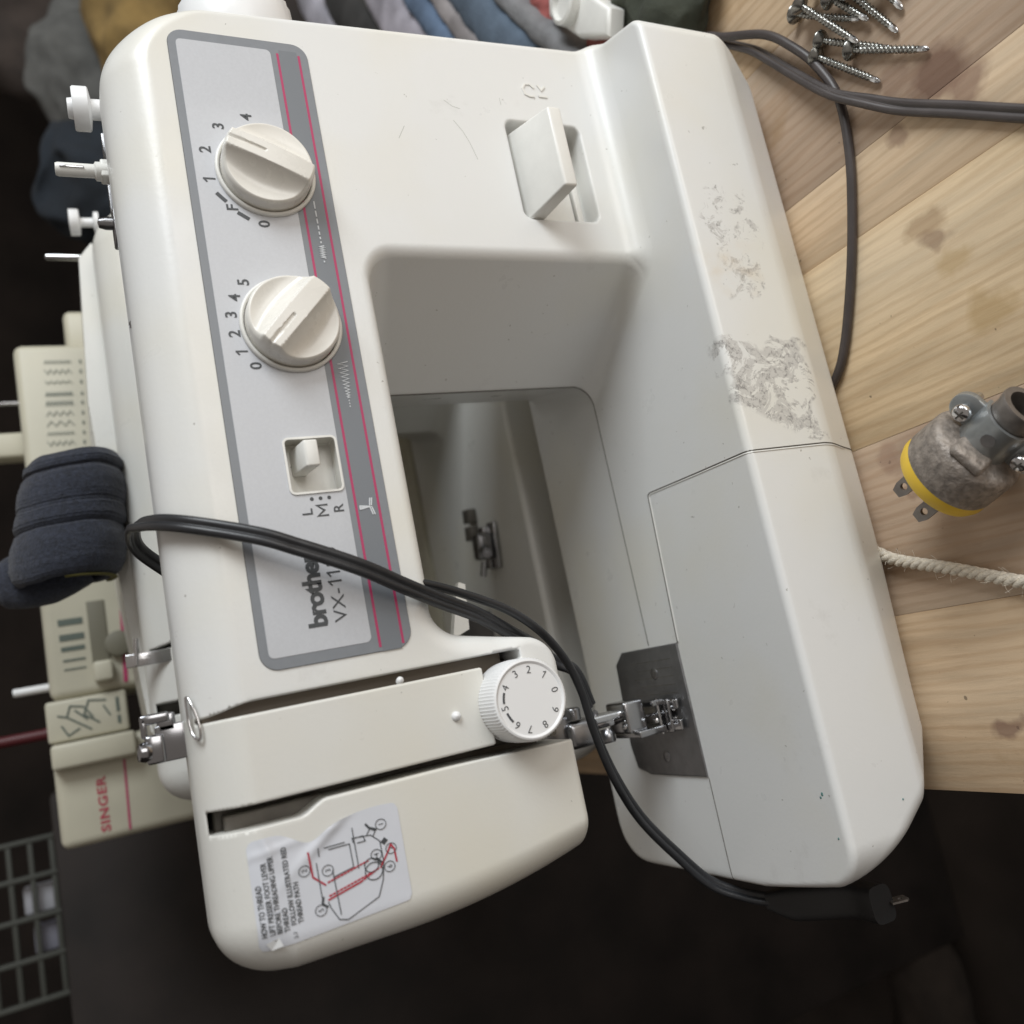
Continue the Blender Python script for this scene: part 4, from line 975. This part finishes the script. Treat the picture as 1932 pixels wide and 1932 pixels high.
m3('rear_cover', rbox(336, 378, 440, 526, 262, 358, 6, 3), 'cream', smooth=50)

# ================================================================= navy knitted cuff
KN = (140, 252, 336)
kn = thing('knitted_sock', 'rolled dark navy knitted sock resting on top of the second machine', 'sock', KN)
def lumpy(vf, amp, sc, seed=0):
    from mathutils import noise
    o = Vector((seed * 7.1, seed * 3.3, seed)); v = []
    for p in vf[0]:
        q = Vector(p) / sc + o; d = noise.noise_vector(q) + .5 * noise.noise_vector(q * 2.3); v.append(tuple(Vector(p) + d * amp))
    return v, vf[1]
prof = [(0, 187), (16, 186.5), (25, 183.5), (29, 178), (29.4, 174.5), (27.6, 173), (27.6, 172), (29.6, 170.5), (31.5, 163), (32, 157), (31.6, 152), (31.0, 150), (31.8, 147), (32, 141), (30.8, 138), (29.2, 136.7), (30.8, 135), (32.5, 129), (33, 122), (32.4, 114), (30, 108), (26.5, 105), (23, 106), (20, 112), (18, 120)]
pr2 = []
for (a, b) in zip(prof[:-1], prof[1:]):
    for t in np.linspace(0, 1, 6, endpoint=False): pr2.append((a[0] + (b[0] - a[0]) * t + .28 * math.sin((a[1] + (b[1] - a[1]) * t) * 2.9), a[1] + (b[1] - a[1]) * t))
pr2.append(prof[-1]); pr2[0] = (0, 187)
v, f = lathe(pr2, (0, 0, 0), (1, 0, 0), 110)
v = [(p[0] - 1.2 * math.sin(p[2] / 11), p[1] * .95 + 252, p[2] + 369 + (p[0] - 140) * -.16) for p in v]
mesh('rolled_cuff', *lumpy((v, f), .8, 22, 1), MAT['navy'], kn, rel=KN, smooth=180)
v, f = sweep(catmull([(124, 262, 372), (116, 262, 384), (112, 262, 396), (111, 264, 406), (111, 266, 415)], 12), [(17 * math.cos(t), 12 * math.sin(t)) for t in np.linspace(0, 2 * math.pi, 40, endpoint=False)], (0, 1, 0), scale=np.interp(np.arange(49), [0, 20, 40, 48], [1.35, 1.15, .9, .6]))
mesh('folded_toe', *lumpy((v, f), 1.4, 22, 2), MAT['navy'], kn, rel=KN, smooth=180)
yt = [(106 - 6 * math.sin(t) ** 2 * 0 - 1.2, 252 + 22.5 * math.cos(t), 371 + 23 * math.sin(t)) for t in np.linspace(R(170), R(300), 26)]
mesh('olive_stitching', *sweep(yt, [(2.2 * math.cos(t), .7 * math.sin(t)) for t in np.linspace(0, 2 * math.pi, 10, endpoint=False)], (1, 0, 0)), MAT['yellowthread'], kn, rel=KN, smooth=180)

# ================================================================= clutter on the right end of the table
FB = (620, 310, 0)
fb2 = thing('cloth_bundle', 'bundle of lilac, grey and blue cloth strips behind the right end of the machine', 'cloth', FB)
def band(pts, w, h, m, seed):
    sec = [(w * math.copysign(abs(math.cos(t)) ** .7, math.cos(t)), h * math.copysign(abs(math.sin(t)) ** .7, math.sin(t))) for t in np.linspace(0, 2 * math.pi, 26, endpoint=False)]
    return lumpy(sweep(catmull(pts, 14), sec, (0, 0, 1)), 2.2, 30, seed)
BANDS = [('strip', [(941, 620), (871, 586), (793, 539), (700, 470)], 22, (.33, .32, .36)), ('strip', [(839, 507), (778, 479), (712, 442), (640, 390)], 26, (.030, .029, .028)),
         ('strip', [(740, 392), (675, 365), (616, 334), (560, 300)], 25, (.34, .32, .36)), ('strip', [(659, 312), (609, 290), (555, 262), (500, 230)], 15, (.10, .145, .22)),
         ('strip', [(621, 267), (570, 245), (516, 217), (470, 190)], 12, (.24, .22, .22)), ('strip', [(583, 225), (524, 194), (466, 159), (420, 130)], 20, (.085, .115, .155)), ('strip', [(522, 163), (467, 131), (415, 98), (380, 80)], 9, (.17, .17, .175))]
for k, (nm, pts, w, c) in enumerate(BANDS):
    pts = [(x, y, 20 + 3 * math.sin(k + i)) for i, (x, y) in enumerate(pts)]
    mesh(nm, *band(pts, w, 16, None, k + 1), cloth('cloth_strip_%d' % k, c), fb2, rel=FB, smooth=180)
def crumple(cx, cy, cz, rx, ry, rz, amp, sc, seed, nu=70, nv=36):
    V, F = [], []
    for j in range(nv + 1):
        th = math.pi * j / nv
        for i in range(nu):
            ph = 2 * math.pi * i / nu; V.append((cx + rx * math.sin(th) * math.cos(ph), cy + ry * math.sin(th) * math.sin(ph), cz + rz * math.cos(th)))
    for j in range(nv):
        for i in range(nu):
            a, b = j * nu + i, j * nu + (i + 1) % nu; F.append((a, a + nu, b + nu, b))
    return lumpy((V, F), amp, sc, seed)
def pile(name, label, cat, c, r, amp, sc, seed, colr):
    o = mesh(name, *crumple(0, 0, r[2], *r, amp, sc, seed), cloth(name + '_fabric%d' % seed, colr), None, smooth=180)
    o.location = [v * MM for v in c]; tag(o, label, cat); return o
pile('red_cloth', 'crumpled faded red cloth on the table behind the white plastic part', 'cloth', (462, 112, 0), (42, 34, 15), 7, 22, 3, (.34, .10, .09))
pile('red_cloth', 'small faded red cloth corner between the white plastic part and the machine', 'cloth', (388, 74, 0), (24, 22, 12), 4, 18, 31, (.34, .11, .09))
pile('dark_bag', 'dark olive grey bag lying behind the right end of the machine base', 'bag', (395, 2, -1), (62, 46, 15), 8, 30, 4, (.045, .05, .035))
pile('dark_cloth', 'very dark rumpled cloth under the coloured strips', 'cloth', (590, 250, -2), (240, 130, 10), 9, 40, 5, (.03, .03, .03))
WP = (402, 54, 26)
wp = thing('plastic_part', 'white moulded plastic part resting on the dark bag at the upper photo edge', 'plastic part', WP)
o2 = [(370, 38), (384, 30), (440, 66), (452, 84), (430, 92), (392, 66)]
mesh('moulding', *prism_z(o2, 26, 38, 3), MAT['white'], wp, rel=WP, smooth=50)
mesh('rim', *lathe([(9, 0), (13, 0), (14, 3), (13.5, 8), (11, 9), (9.5, 6)], (418, 66, 36), (0, 0, 1), 30), MAT['white'], wp, rel=WP, smooth=50)

# ================================================================= dim things further back
def darkbox(name, label, cat, b, m='wall'):
    cx, cy = (b[0] + b[1]) / 2, (b[2] + b[3]) / 2
    v, f = rbox(*b, 6, 2); o = mesh(name, v, f, MAT[m], None, rel=(cx, cy, b[4]), smooth=40); o.location = (cx * MM, cy * MM, b[4] * MM); tag(o, label, cat); return o
darkbox('storage_chest', 'very dark chest behind the table with cloths heaped on it', 'chest', (480, 1350, 680, 1150, -740, 130))
pile('mustard_cloth', 'mustard yellow cloth heaped behind the top right of the machine', 'cloth', (960, 760, 128), (150, 80, 76), 22, 90, 6, (.22, .145, .05))
pile('grey_cloth', 'grey cloth heaped beside the mustard one', 'cloth', (960, 880, 128), (140, 70, 118), 18, 60, 7, (.095, .095, .09))
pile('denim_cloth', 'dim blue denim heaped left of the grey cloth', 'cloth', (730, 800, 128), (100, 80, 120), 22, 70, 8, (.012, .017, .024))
pile('brown_cloth', 'dark brown heap of cloth at the upper left photo corner', 'cloth', (1180, 1020, 128), (150, 90, 190), 25, 90, 9, (.05, .038, .032))
darkbox('side_cabinet', 'dark cabinet at the lower left of the photo carrying a wire basket', 'cabinet', (-520, -30, 660, 1000, -740, 418), 'black')
BK = (-150, 730, 418)
bk = thing('basket', 'grey open basket holding white paper in the dim lower left', 'basket', BK)
bm_ = mat('basket_grey', (.055, .057, .048), .6)
for i in range(4): mesh('rail', *rbox(-225, -70, 698, 704, 420 + 19 * i, 425 + 19 * i, 1.2), bm_, bk, rel=BK, smooth=40)
for x in (-225, -186, -148, -110, -75): mesh('upright', *rbox(x, x + 5, 697, 705, 419, 484, 1.2), bm_, bk, rel=BK, smooth=40)
mesh('base', *rbox(-225, -70, 700, 800, 418.4, 422, 1), bm_, bk, rel=BK, smooth=40)
pp = mesh('paper_pack', *rbox(-144, -118, 712, 730, 422.2, 452, 2), mat('paper_white', (.40, .40, .43), .6), None, rel=(-130, 720, 422), smooth=40); pp.location = (-.130, .720, .4222); tag(pp, 'small white paper pack standing in the grey basket', 'paper pack')
pp = mesh('paper_pack', *rbox(-182, -156, 712, 730, 422.2, 446, 2), mat('paper_grey', (.2, .2, .24), .6), None, rel=(-170, 720, 422), smooth=40); pp.location = (-.170, .720, .4222); tag(pp, 'dim grey paper pack in the grey basket beside the white one', 'paper pack')
darkbox('low_trunk', 'almost black trunk on the floor behind the left end of the table', 'trunk', (-700, -120, 1300, 1700, -740, 120))
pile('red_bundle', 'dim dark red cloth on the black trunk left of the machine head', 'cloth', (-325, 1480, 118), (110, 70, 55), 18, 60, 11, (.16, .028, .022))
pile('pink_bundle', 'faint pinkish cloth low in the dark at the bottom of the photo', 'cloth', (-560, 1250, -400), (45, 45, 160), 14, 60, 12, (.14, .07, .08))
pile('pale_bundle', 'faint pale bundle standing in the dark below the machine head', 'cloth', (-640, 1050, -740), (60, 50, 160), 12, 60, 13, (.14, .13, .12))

def far(name, label, cat, c, r, amp, sc, seed, colr): return pile(name, label, cat, c, r, amp, sc, seed, colr)
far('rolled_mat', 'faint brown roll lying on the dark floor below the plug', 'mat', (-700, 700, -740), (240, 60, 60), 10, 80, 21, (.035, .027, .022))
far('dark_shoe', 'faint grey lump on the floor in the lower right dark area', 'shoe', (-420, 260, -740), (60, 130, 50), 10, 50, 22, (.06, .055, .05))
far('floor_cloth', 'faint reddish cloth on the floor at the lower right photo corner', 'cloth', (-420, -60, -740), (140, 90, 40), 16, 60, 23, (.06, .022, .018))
